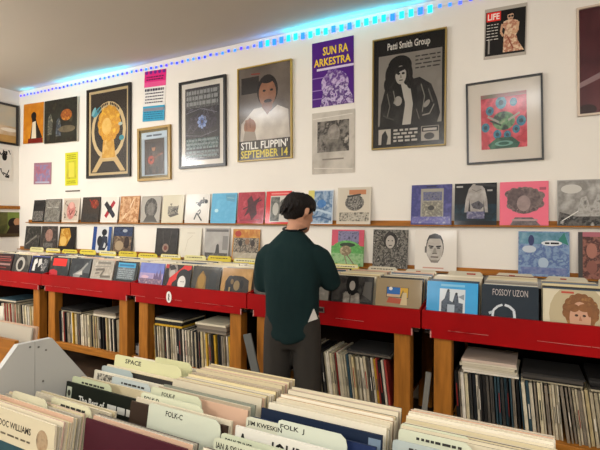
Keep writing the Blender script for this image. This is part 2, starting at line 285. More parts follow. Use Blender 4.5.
wallpic('framed_poster', 'large black-framed band poster of long-haired singer in black leather jacket', 'poster', Q(373, 41, 447, 28.5, 446.5, 145, 373, 151),
        [('r', 0, 0, 1, 1, '1b1918'), ('r', .07, .2, .96, .85, (('a29c92', '989188', 'aca69c'), 3)),
         ('p', [(.09, .2), (.11, .4), (.17, .54), (.3, .62), (.5, .6), (.66, .615), (.82, .54), (.9, .4), (.94, .28), (.9, .2)], (('161514', '242220', '3c3936'), 16, 0, 6)),
         ('p', [(.42, .2), (.46, .38), (.40, .57), (.47, .6), (.53, .54), (.57, .38), (.54, .2)], 'c4beb4'), ('p', [(.38, .58), (.46, .4), (.42, .34), (.33, .5)], '100f0f'), ('p', [(.54, .57), (.58, .4), (.63, .36), (.62, .54)], '100f0f'),
         ('l', [(.2, .5), (.24, .38), (.2, .27)], .014, '77726a'), ('l', [(.29, .52), (.32, .42)], .012, '8f8a80'), ('l', [(.68, .55), (.73, .44), (.7, .3)], .014, '8f8a80'), ('l', [(.78, .5), (.84, .38)], .018, '6a665f'), ('l', [(.62, .33), (.66, .24)], .012, '77726a'), ('l', [(.86, .36), (.8, .28), (.7, .27)], .012, 'a09a90'), ('l', [(.14, .3), (.3, .25)], .012, '57534d'),
         ('e', .36, .42, .055, .045, 'b0a9a0'), ('l', [(.33, .45), (.3, .4)], .02, 'a09a90'), ('e', .76, .37, .05, .025, 'a59e95', 30),
         ('e', .38, .74, .17, .095, '151312'), ('e', .27, .66, .1, .11, '151312'), ('e', .49, .655, .075, .1, '171514'), ('e', .22, .58, .07, .07, '181615'), ('e', .53, .58, .05, .06, '181615'), ('e', .33, .56, .06, .05, '151312'),
         ('e', .395, .655, .078, .085, 'bdb6ac'), ('p', [(.31, .66), (.33, .73), (.48, .735), (.49, .67), (.45, .7), (.38, .685)], '151312'), ('e', .365, .668, .022, .011, '1c1a18'), ('e', .43, .668, .022, .011, '1c1a18'), ('p', [(.395, .67), (.385, .628), (.412, .628)], '8a847a'), ('r', .375, .602, .425, .612, '4a4440'), ('l', [(.33, .72), (.3, .6), (.24, .54)], .012, '3a3632'), ('l', [(.5, .7), (.53, .6)], .01, '3a3632'),
         ('t', '*Patti Smith Group', .2, .875, .6, .085, 'e8e2d8')] + lines(4, .6, .68, .94, .82, .012, '4a4640', 7) + [('r', .08, .03, .26, .17, 'c4bcb0'), ('p', [(.12, .03), (.13, .12), (.18, .16), (.22, .1), (.2, .03)], '2a2826')] + lines(4, .3, .04, .64, .17, .018, 'c4beb4', 8) + [('r', .69, .04, .93, .17, 'b4aca0'), ('r', .7, .12, .92, .165, '1c1a18'), ('e', .8, .08, .07, .03, '3a3734'), ('r', .72, .13, .9, .15, 'c8c2b8')], fw=.012, fcol='a08848')
wallpic('magazine_cover', 'black magazine cover with red LIFE logo and pale dressed figure', 'magazine', Q(483.6, 10, 526, 3.3, 527.5, 54, 485, 60.5),
        [('r', 0, 0, 1, 1, 'b9b0a4'), ('r', .03, .06, .97, .93, '1e1a18'), ('r', .05, .74, .39, .92, 'e83a2e'), ('t', '*LIFE', .08, .77, .28, .12, 'f4ece4'), ('p', [(.46, .1), (.47, .4), (.5, .55), (.44, .6), (.46, .7), (.58, .73), (.7, .72), (.8, .68), (.82, .5), (.76, .42), (.8, .3), (.95, .1)], (('d8b494', 'b07058', 'e4ccac', 'c88a70'), 26)), ('l', [(.43, .66), (.4, .5), (.46, .42)], .05, 'c8a080'), ('l', [(.8, .66), (.78, .5), (.66, .46)], .06, 'd0aa88'), ('e', .62, .79, .075, .08, 'c8a488'), ('p', [(.52, .82), (.54, .9), (.64, .92), (.72, .88), (.72, .8), (.66, .84)], '1c1614'), ('e', .595, .79, .03, .022, '2c2a2a'), ('e', .66, .79, .03, .022, '2c2a2a'), ('r', .6, .735, .66, .745, '8a3a34'), ('l', [(.56, .4), (.7, .15)], .03, '9a5a44'), ('r', .1, .1, .14, .4, '9a948c')] + lines(6, .06, .35, .34, .7, .014, 'd8d2c8', 9), thick=.004, glossy=.5)
fl = [('e', x, y, r, r * .95, (('4aa0b4', '2f7f9a', '6ab8c0'), 20)) for x, y, r in ((.45, .83, .12), (.2, .7, .09), (.72, .82, .08), (.1, .4, .09), (.88, .47, .1), (.36, .26, .09), (.58, .24, .08), (.77, .33, .08))]
fl2 = [('e', x, y, r * .45, r * .4, '20505e') for x, y, r in ((.45, .83, .12), (.2, .7, .09), (.1, .4, .09), (.88, .47, .1), (.36, .26, .09), (.58, .24, .08), (.77, .33, .08))]
wallpic('framed_print', 'thin black-framed print of blue flowers in a green vase on red', 'picture', Q(467, 85, 543.5, 73.5, 543, 160, 466.5, 165),
        [('r', 0, 0, 1, 1, (('d8485a', 'c23a4c', 'e86a78', '9a3044'), 9)), ('e', .5, .5, .25, .17, (('3f7a54', '1f3a30', '7aa878', 'c8c0a8'), 16)), ('l', [(.15, .6), (.4, .48)], .04, 'b8b0a4'), ('l', [(.85, .62), (.6, .5)], .04, 'b8b0a4'), ('l', [(.2, .52), (.45, .42)], .03, '2a4038')] + fl + fl2 + [('p', [(.2, 0), (.15, .08), (.35, .2), (.68, .2), (.85, .08), (.8, 0)], (('3f7a64', '2a5a4a', '5a9478'), 9)), ('e', .5, .09, .2, .05, '7ab0a0'), ('e', .5, .09, .12, .03, '2f6a5a'), ('r', 0, .93, 1, 1, (('b86a70', '7a8a70'), 8))], fw=.014, fcol='14110f', mcol='e2dace', mw=.095)
c, w, h, r = corners(Q(576, 10, 621, 2, 621, 113, 578, 118)); w = .5; c = onY(576.8, 63, WALL_Y) + Vector((.25, 0, 0))
hang('framed_poster', 'pale-framed maroon poster with blue-edged yellow panel at the right edge', 'poster', c, w, h, r, [('r', 0, 0, 1, 1, (('6a3038', '5a262e', '7a3e44'), 3)), ('p', [(0, .25), (.4, .36), (.4, .42), (0, .3)], 'a88a8a'), ('e', .1, .04, .12, .05, '3a1418'), ('r', .32, .1, .97, .95, '6a8ac8'), ('r', .36, .12, .93, .92, 'd8c48a'), ('e', .5, .86, .08, .05, 'c88a2a')] + lines(7, .42, .2, .9, .75, .02, '8a7040', 6), fw=.014, fcol='d2c0ac')

# ------------------------------------------------------------------ record ledges
def ledge(label, y_px_l, y_px_r, X0, X1):
    z = (onY(60, y_px_l, WALL_Y).z + onY(560, y_px_r, WALL_Y).z) / 2
    e = empty('record_ledge', ((X0 + X1) / 2, WALL_Y, z)); tag(e, label, 'ledge'); L = (X1 - X0) / 2
    mb = MB(); mb.box(-L, -.012, -.012, L, 0, .034, WOODH); mb.build('backing_strip', e)
    mb = MB(); mb.box(-L, -.055, -.012, L, -.0121, -.001, WOODH); mb.build('lip', e)
    return z
ZU = ledge('upper wooden record ledge running along the white wall', 223.4, 223.4, -6.3, .75)
ZL = ledge('lower wooden record ledge just above the counter bins', 252.2, 273.6, -6.5, .75)

def album(name, label, X, zb, Yb, tilt, w, h, base, items, cat='record', group=None, rz=0, t=.005, coat=.3):
    mb = MB(); mb.box(-w / 2, -t, 0, w / 2, 0, h, mat(base, rough=.5, coat=coat)); art(mb, items, -w / 2, 0, w, h, -t, coat)
    o = mb.build(name); o.location = (X, Yb, zb); o.rotation_euler = (-tilt, 0, rz); return tag(o, label, cat, group)
def shelf_album(x0, x1, ytop, zrow, base, items, label, hmin=.3):
    xm = (x0 + x1) / 2; A = onY(x0, ytop + 15, 3.77).x; B = onY(x1, ytop + 15, 3.77).x; w = min(.335, B - A - .004)
    h = min(.335, max(hmin, onY(xm, ytop, 3.785).z - zrow))
    album('record_album', label, (A + B) / 2, zrow, WALL_Y - .040, math.asin(.036 / h), w, h, base, items, group='record albums on wall ledges', coat=.4)
gr = lambda *c, s=14: (tuple(c), s * 1.9, .12, 8, .15)
U = [
 (32.8, 44, 200, '2c2a2a', [('r', .05, .05, .95, .5, gr('2a2827', '8a8680', '4a4745', 'b0aca4'))], 'dark grey album at the left end of the upper ledge'),
 (44.3, 60.8, 199, '6a6660', [('r', .04, .03, .96, .97, gr('8a867e', '6a665e', '9c978e', '57534c')), ('r', .15, .62, .85, .66, 'b4b0a6'), ('e', .5, .4, .3, .25, gr('9a968c', '5c5850'))], 'mottled grey album beside the dark one on upper ledge'),
 (62.5, 79, 198, 'd4c8b8', [('r', .06, .08, .94, .94, 'c2b4a4')] + scrib(7, .12, .1, .9, .92, .03, '6a5a50', 21) + [('e', .52, .48, .26, .36, gr('cf8f88', 'b87870', 'd8aa9e')), ('e', .52, .7, .14, .14, 'd8a89c'), ('l', [(.4, .5), (.5, .3), (.65, .5)], .04, '7a4a44')], 'cream album with a pink drawn figure on upper ledge'),
 (81, 100, 197, '3a3430', [('r', 0, 0, 1, 1, gr('3a332e', '4a4038', '2a2522')), ('e', .7, .72, .22, .18, gr('a8402e', '6a2c22', 'c86a44')), ('l', [(.4, .9), (.8, .55)], .05, '9a3424'), ('r', .1, .1, .9, .35, gr('2a2826', '4c4844'))], 'dark album with a red burst at upper right'),
 (101, 118, 197, 'dcd6cc', [('l', [(.22, .78), (.78, .25)], .2, '28242a'), ('l', [(.75, .82), (.28, .22)], .17, 'a82a38'), ('e', .5, .52, .14, .14, '221f24'), ('l', [(.55, .5), (.8, .22)], .15, '2c3040')], 'white album with a big red and black X'),
 (119.5, 139, 196, 'b88a60', [('r', .03, .03, .97, .97, gr('c49468', 'a87448', 'd8b48c', 'b8845a', s=9)), ('l', [(.2, .15), (.55, .6), (.7, .9)], .05, 'e0c8a8'), ('e', .35, .6, .18, .25, gr('d8b088', 'a06c44'))], 'orange-tan album on upper ledge'),
 (141, 160.5, 196, '9c968c', [('r', .03, .03, .97, .97, 'aca69c'), ('e', .5, .55, .33, .38, gr('6c6862', '4e4a46', '88837b')), ('p', [(.15, .03), (.3, .25), (.7, .25), (.88, .03)], '5c5852'), ('e', .5, .52, .2, .24, gr('8c877f', '6a655f'))], 'grey album with a blurred portrait silhouette'),
 (161.8, 183.5, 195, 'c8bfa8', [('r', .03, .03, .97, .97, 'cdc5ae'), ('r', .28, .3, .75, .6, gr('4c4842', '8a8478', 'a8a294', s=24)), ('p', [(.3, .28), (.42, .2), (.8, .3), (.75, .36)], '5a554e')] + scrib(4, .3, .35, .75, .68, .03, '3a3732', 22), 'cream album with a small dark central sketch'),
 (185, 209.5, 194, 'd8d3ca', scrib(3, .5, .6, .75, .9, .045, '2a2826', 23, 6) + scrib(4, .42, .3, .65, .7, .035, '3a3734', 24, 5) + [('e', .85, .74, .07, .07, '2a2826'), ('l', [(.4, .12), (.5, .35), (.62, .2), (.72, .08)], .05, '2a2826'), ('l', [(.62, .78), (.85, .8)], .03, '4a4744')], 'white album with black calligraphic brush marks'),
 (211, 236.3, 193, '6fb4d0', [('r', .02, .02, .98, .98, gr('6fb6d4', '62a8c8', '7cc0da', s=5)), ('e', .22, .42, .08, .06, 'b8dce4'), ('p', [(.55, .95), (.6, .75), (.92, .7), (.95, .95)], '5f9ab4'), ('l', [(.62, .85), (.9, .82)], .03, '8fb8c4')], 'plain light blue album on upper ledge'),
 (237.5, 264, 192, 'b03a4a', [('r', .03, .03, .97, .97, gr('b84454', 'a03240', 'c45a64', s=10)), ('p', [(.25, .2), (.4, .5), (.35, .75), (.5, .9), (.6, .7), (.85, .85), (.7, .55), (.75, .3), (.55, .1), (.45, .35)], gr('3a2428', '5a2c32', '2c1c20')), ('l', [(.2, .45), (.9, .75)], .04, '4a262c'), ('l', [(.1, .1), (.85, .12)], .02, '5a2a30')], 'dusty red album with a dark dancing figure'),
 (265.5, 291, 191, 'd43a3a', [('r', .18, .05, .98, .86, 'c4beb4'), ('r', .2, .08, .55, .82, gr('3c3c3a', '6a6a64', '8a887e')), ('e', .4, .45, .12, .2, 'b0aca2'), ('r', .2, .9, .9, .95, 'e08a84'), ('e', .7, .5, .18, .25, gr('8a8880', '4c4c48'))], 'red-bordered album with grey photograph behind the shopper'),
 (307.5, 333, 190, 'c8d0d8', [('r', .03, .03, .97, .97, gr('6e8cac', 'a0b0c0', '4f7090', 'b8c4cc', s=8)), ('l', [(.05, .3), (.4, .42), (.95, .3)], .06, 'b4c4d0'), ('l', [(.05, .15), (.5, .22), (.95, .12)], .05, '4a6484'), ('e', .55, .6, .18, .12, gr('3f6ea4', '5a88b8')), ('p', [(0, .78), (.25, .72), (.25, 1), (0, 1)], 'd0c470')], 'white-edged album of blue swirling waves right of the head'),
 (336.8, 371, 187, 'cdc4b4', [('r', .05, .04, .95, .96, 'c8beac'), ('r', .35, .8, .85, .93, 'b8805c'), ('e', .52, .58, .28, .22, gr('55524e', '9a958c', '3a3836', 'b4aea4', s=22)), ('r', .08, .08, .95, .32, gr('3a3632', '8a8478', 'c0b8a8', '4c4843', s=24)), ('l', [(.3, .75), (.7, .8)], .05, '4a4844')], 'cream album in shiny plastic with black collage of figures'),
 (411, 452, 183, '5c5a8c', [('r', 0, 0, 1, 1, gr('5a5a92', '4a4a7c', '6c6aa0', s=9)), ('r', .24, .12, .8, .9, 'a09c90'), ('r', .3, .6, .76, .82, gr('3a3c66', '7c7c88', '54568a', s=30)), ('r', .28, .15, .78, .58, gr('a8a290', '7a766c', 'bcb6a4', s=20)), ('e', .5, .42, .08, .06, '4c4a48'), ('r', .03, .03, .97, .2, gr('8c88b0', '6a68a0', 'a8a4b8', s=16)), ('r', .38, .93, .62, .97, '3a3a5a')], 'purple album with pale stone tablet in the middle'),
 (454.3, 497, 182, '1a1c20', [('r', 0, .1, 1, .5, gr('1c3a48', '14242c', '1f4c5c', s=6)), ('p', [(.24, .3), (.27, .6), (.34, .86), (.44, .98), (.62, .98), (.72, .86), (.78, .6), (.8, .3)], gr('b4aea8', '9a948e', 'c4beb8', s=5)), ('p', [(.33, .3), (.36, .62), (.39, .3)], '3c3a3c'), ('p', [(.7, .3), (.69, .62), (.73, .3)], '3c3a3c'), ('p', [(.4, .5), (.58, .58), (.72, .46), (.62, .36), (.45, .4)], gr('2c2a2c', '6a676c', '1c1a1c')), ('l', [(.42, .85), (.52, .8), (.64, .85)], .02, '7c7670'), ('r', .3, .15, .72, .32, gr('8a88a0', '5a5878', 'a8a4b0', s=18)), ('l', [(.5, .98), (.98, .92)], .06, '3a3a3c'), ('r', .04, .9, .2, .94, 'b0aca8'), ('r', .78, .8, .9, .84, 'a8a4a0')], 'black album with bare pale torso and blue glow'),
 (499.5, 549, 180, 'e8788c', [('e', .5 + (.3 + .04 * math.sin(q * 3.3)) * math.cos(q), .58 + (.24 + .03 * math.cos(q * 2.1)) * math.sin(q), .09 + .03 * math.sin(q * 5.7), .09, gr('6c5e5c', '8a7874', '54484a', s=18)) for q in [i * .37 for i in range(17)]] + [('e', .5, .56, .34, .3, gr('6c5e5c', '8a7874', '54484a', 'a08c88', s=18)), ('e', .36, .62, .2, .22, gr('7a6a68', '5a4e4e', s=18)), ('e', .64, .62, .2, .22, gr('8a7a76', '5a4e4e', s=18)), ('e', .5, .5, .14, .18, gr('8c7c78', 'a89490', s=10)), ('p', [(.22, 0), (.32, .18), (.68, .18), (.84, 0)], gr('5a5254', '8a7e7e', s=16)), ('r', .26, .1, .78, .14, 'b09a98'), ('r', .82, .8, .95, .86, 'b06070')], 'bright pink album with a grey afro-haired head'),
 (557, 606, 178, 'a8a49e', [('r', .02, .02, .98, .98, gr('b4b0aa', '8c8882', 'c4c0ba', s=5)), ('p', [(0, 0), (.05, .3), (.4, .2), (.98, .35), (.98, 0)], gr('3c3a38', '6c6864', '2a2826', 'a8a49e', s=12)), ('p', [(.4, .2), (.5, .6), (.62, .65), (.7, .35), (.85, .7), (.95, .6), (.95, .2)], gr('5a5652', 'b4b0aa', '8a8680', s=14)), ('l', [(.1, .1), (.45, .32)], .02, 'd8d4ce'), ('e', .3, .8, .22, .1, 'c8c4bc')], 'shiny black-and-white photo album at the right end of upper ledge'),
]
for a in U: shelf_album(a[0], a[1], a[2], ZU, a[3], a[4], a[5])
Lw = [
 (24.6, 39.6, 226, '4c4a46', [('r', 0, 0, 1, 1, gr('5c5a54', '3a3835', '7a766e', s=8)), ('l', [(.1, .2), (.8, .6)], .06, '8c887e')], 'grey album at the left end of the lower ledge'),
 (40, 56.8, 226, '55504c', [('r', .04, .04, .96, .96, gr('5c5450', '3a3634', '7a7068', s=10)), ('e', .52, .62, .24, .26, gr('b08c7c', '8a6a60')), ('r', .2, .1, .8, .3, gr('2c2a2a', '8a8680', s=20))], 'grey album with pinkish face second on lower ledge'),
 (58, 75.2, 226.5, '2c2420', [('p', [(.05, .2), (.1, .9), (.6, .95), (.75, .6), (.5, .2)], gr('d0a040', 'b07c24', 'e0c070', s=8)), ('e', .3, .4, .2, .2, 'd8b468'), ('r', .78, 0, 1, 1, '241e1c')], 'black album with yellow flame shape on lower ledge'),
 (92.3, 110.8, 226.5, 'd0d0d0', [('r', 0, 0, .2, 1, '2a4c88'), ('r', .84, 0, 1, 1, '3a5a90'), ('e', .62, .78, .14, .13, '20242c'), ('p', [(.35, .1), (.4, .5), (.55, .66), (.8, .62), (.85, .3), (.7, .1)], gr('20242c', '3a4050', '1a1c22')), ('e', .4, .45, .14, .2, '2c3038'), ('p', [(.6, .2), (.66, .4), (.74, .35), (.72, .2)], 'c0c0c0')], 'white and blue album with dark seated figure'),
 (112, 132.8, 226.5, '2c2c34', [('r', .03, .65, .97, .97, gr('2c3854', '3c4a6a', '22262e')), ('r', .05, .05, .95, .65, gr('8c7460', '5a4a3e', 'b0987c', s=9)), ('e', .72, .42, .14, .22, gr('4a3a34', '2c2422')), ('e', .35, .3, .22, .18, 'a89478'), ('e', .6, .85, .12, .06, 'a8acb4')], 'navy and brown album with seated figures'),
 (155, 178, 228, '262422', [('r', .04, .04, .96, .96, gr('2c2a28', '3c3836', '201e1c', s=6)), ('e', .47, .3, .14, .15, gr('a89888', '8a6a5c')), ('e', .47, .3, .08, .08, '7a4a40'), ('l', [(.3, .9), (.36, .4)], .02, '5a5652'), ('l', [(.7, .9), (.62, .4)], .02, '55514c')], 'black album with a small pale face near bottom'),
 (178.8, 201, 228, 'd6cfbd', [('r', .03, .03, .97, .97, 'd8d2c2'), ('l', [(.3, .2), (.4, .6), (.6, .75)], .02, 'c4bba8'), ('r', .35, .82, .7, .85, 'c8c0ae')], 'nearly blank off-white album on lower ledge'),
 (204, 229, 228, 'a8a49e', [('r', .05, .04, .95, .96, gr('b4b0aa', 'a09c96', s=4)), ('r', .05, .88, .95, .96, '6a6664'), ('p', [(.45, .1), (.5, .45), (.56, .5), (.6, .45), (.65, .1)], '4a4848'), ('r', .74, .3, .95, .75, '8a8682'), ('r', .05, .04, .95, .2, gr('6c6864', '4a4846', '8a8680'))], 'grey album with a dark tower silhouette'),
 (232, 259.5, 229, 'c08c3c', [('r', .02, .7, .98, .98, gr('c8963c', 'b0702c', 'd8b05c', s=6)), ('e', .2, .85, .12, .1, 'a83a28'), ('r', .04, .05, .98, .72, gr('4c443c', 'a89a88', '2e2a26', 'd0c4b0', s=16)), ('e', .3, .55, .08, .1, '2a2624'), ('e', .55, .6, .08, .1, '8a6a50'), ('e', .75, .55, .08, .1, '3a302a'), ('r', .04, .04, .98, .25, gr('c4baa6', 'a09684', s=10))], 'yellow-topped album with group of people left of the shopper'),
 (331, 364, 229.5, '6a9a5c', [('r', 0, .55, 1, 1, 'c85a6c'), ('r', .2, .6, .84, .96, gr('5c5874', '8a86a0', '3c3a50', s=18)), ('e', .48, .42, .47, .28, gr('7cb06c', '5a9a54', '8cc47c')), ('r', 0, 0, 1, .35, gr('78a868', '9cb88c', '5c9454')), ('e', .5, .58, .24, .06, '3c4a38'), ('e', .45, .42, .18, .14, gr('a89a7c', '7a6a54', 'c4b494')), ('l', [(.5, .3), (.72, .05)], .03, '7a6a5c'), ('l', [(.42, .3), (.5, .05)], .03, '8a7a68')], 'green and purple album with wide-hatted figure'),
 (372.6, 408, 229, '55514c', [('r', 0, 0, 1, 1, gr('3c3936', '8a857c', '24221f', 'b0aaa0', s=18)), ('e', .5, .72, .2, .22, gr('2a2724', '4a4642')), ('e', .5, .68, .13, .17, 'b0a89e'), ('e', .45, .71, .025, .012, '1c1a18'), ('e', .56, .71, .025, .012, '1c1a18'), ('r', .46, .58, .55, .6, '3a3532')], 'busy grey album with a pale woman face among leaves'),
 (414.8, 457, 230.5, 'dcd5ca', [('e', .48, .57, .215, .36, '3c3834'), ('e', .48, .54, .198, .352, gr('c0b9af', 'b0a89e', 'ccc6bc', s=6)), ('r', .24, .44, .27, .6, '6a645d'), ('p', [(.27, .72), (.34, .88), (.48, .93), (.62, .88), (.69, .72), (.62, .8), (.34, .8)], '35312e'), ('p', [(.34, .31), (.4, .2), (.56, .2), (.62, .31), (.56, .26), (.4, .26)], '8a837a'), ('l', [(.33, .615), (.45, .6)], .035, '1f1c1a'), ('l', [(.51, .6), (.63, .615)], .035, '1f1c1a'), ('e', .39, .565, .045, .018, '2a2725'), ('e', .57, .565, .045, .018, '2a2725'), ('p', [(.46, .56), (.43, .42), (.53, .42), (.51, .56)], '968f85'), ('l', [(.42, .425), (.54, .425)], .018, '5a544e'), ('l', [(.39, .34), (.57, .34)], .03, '5c4f4a'), ('r', .2, .05, .7, .085, 'c8a090')], 'white album with a large drawn face of a short-haired man'),
 (518, 570, 231, '7c92b4', [('r', 0, 0, 1, 1, gr('7088b4', '8ea6c0', '5c70a0', '9cb4c4', s=12)), ('r', .02, .72, .98, .98, gr('8cb0bc', '6c94a8', '4a8088', s=10)), ('e', .22, .6, .14, .08, 'c4ccd4'), ('e', .66, .74, .2, .06, 'd8dce0'), ('r', .53, .72, .62, .76, '26242c'), ('r', .64, .72, .8, .76, '26242c'), ('e', .26, .8, .06, .12, '3c4470'), ('p', [(.9, .98), (.78, .8), (.98, .7)], '3c8478'), ('e', .5, .3, .1, .12, 'b0c0d0'), ('r', .05, .05, .95, .2, gr('5c6ca0', '8a94b4', s=18))], 'blue and lilac illustrated album with white speech bubbles'),
 (578, 625, 230.5, '8a5a50', [('r', 0, 0, 1, 1, gr('6a3c38', '9a6a5c', '4a2c2a', 'b08474', s=12)), ('r', 0, .9, 1, 1, 'b06a74'), ('e', .3, .6, .12, .16, 'a87464'), ('e', .65, .6, .12, .16, '9c6a5c'), ('e', .3, .25, .12, .14, '8c5c50'), ('r', 0, 0, .1, 1, '4c4846')], 'reddish brown album with several faces at lower ledge right end'),
]
for a in Lw: shelf_album(a[0], a[1], a[2], ZL, a[3], a[4], a[5])

# ------------------------------------------------------------------ red counter units
FY = 2.9
BIN_TOP, BOX_BOT, APR_BOT = .93, .812, .758
units = [(-5.95, -4.605), (-4.595, -3.275), (-3.265, -1.99), (-1.98, -.64), (-.63, .715)]
ulab = ['red record counter unit at the far left by the corner', 'red record counter unit second from the left wall', 'red record counter unit with round white sticker on its front', 'red record counter unit where the shopper stands', 'red record counter unit at the right end of the row']
def plank(parent, name, x0, y0, z0, x1, y1, z1, M, bev=.004):
    mb = MB(); mb.box(x0, y0, z0, x1, y1, z1, M); o = mb.build(name, parent)
    if bev:
        bm_ = o.modifiers.new('bevel', 'BEVEL'); bm_.width = bev; bm_.segments = 2; bm_.limit_method = 'ANGLE'
    return o
SCUFF = mat('c8948a', rough=.7)
UNITS = []
for (x0, x1), lab in zip(units, ulab):
    cx = (x0 + x1) / 2; e = empty('record_counter', (cx, FY, 0)); UNITS.append(tag(e, lab, 'counter', 'red record counter units')); L = (x1 - x0) / 2
    mb = MB(); mb.box(-L, 0, BOX_BOT, L, .02, BIN_TOP, RED)
    r = random.Random(int(cx * 100))
    for _ in range(9):   # worn scratches along the lower edge
        a = r.uniform(-L, L - .3); wd = r.uniform(.03, .28); q = r.uniform(-.001, .001)
        mb.poly([(a, -.0004, BOX_BOT + .003 + q), (a + wd, -.0004, BOX_BOT + .002 - q), (a + wd, -.0004, BOX_BOT + .0042 - q), (a, -.0004, BOX_BOT + .0045 + q)], SCUFF)
    mb.build('bin_front', e)
    mb = MB(); mb.box(-L + .055, .004, APR_BOT, L - .055, .03, BOX_BOT - .0005, RED)
    for s in (-1, 1): mb.box(s * (L - .055) - .004, .0035, APR_BOT, s * (L - .055) + .004, .012, APR_BOT + .045, SCUFF)
    mb.build('apron', e)
    for s in (-1, 1):
        mb = MB(); xa = s * (L - .006)
        mb.prism([(.021, BOX_BOT), (.87, BOX_BOT), (.87, 1.0), (.25, .97), (.021, BIN_TOP)], 'x', xa - .006, xa + .006, RED); mb.build('side_panel', e)
    plank(e, 'bin_floor', -L + .013, .021, .78, L - .013, .87, .795, DARKW, 0)
    plank(e, 'back_board', -L + .013, .872, .30, L - .013, .89, 1.0, DARKW, 0)
    for k in (1, 2, 3):
        xk = -L + 2 * L * k / 4; plank(e, 'partition', xk - .004, .022, .7952, xk + .004, .87, .9, DARKW, 0)
    for s in (-1, 1):
        for yy in (.03, .76):
            plank(e, 'post', s * (L - .125) - .055, yy, 0, s * (L - .125) + .055, yy + .09, .757, WOODV, .006)
    for s in (-1, 1): plank(e, 'shade_panel', s * (L - .16) - .006, .122, .236, s * (L - .16) + .006, .755, .756, DARKW, 0)  # dark boards added to block the pale wall and darken the gaps
    plank(e, 'lower_shelf', -L + .18, .035, .17, L - .18, .86, .235, WOODH, .004)
def stick(name, px, py, unit, mb):
    p = onY(px, py, FY); o = mb.build(name, unit); o.location = (p.x - unit.location.x, -.0008, p.z); return o
mb = MB()
mb.prism([(.05 * math.cos(i * math.pi / 14) * .6, .05 * math.sin(i * math.pi / 14)) for i in range(28)], 'y', -.002, 0, mat('e6e2da', rough=.5))
mb.prism([(x, z) for x, z in ((-.006, -.03), (.008, -.03), (.004, -.005), (.010, .005), (.004, .03), (-.008, .025), (-.004, .0), (-.010, -.012))], 'y', -.0028, -.002, mat('6a665f', rough=.5))
tag(stick('round_sticker', 169, 297, UNITS[2], mb), 'round white sticker with a grey mark')
mb = MB(); mb.box(-.035, -.006, -.02, .035, -.001, .02, mat('8a867e', rough=.35, metal=.7)); mb.box(-.028, -.007, -.012, .028, -.006, .012, mat('3a1a18', rough=.5))
tag(stick('label_holder', 320, 309.5, UNITS[3], mb), 'small metal label holder')

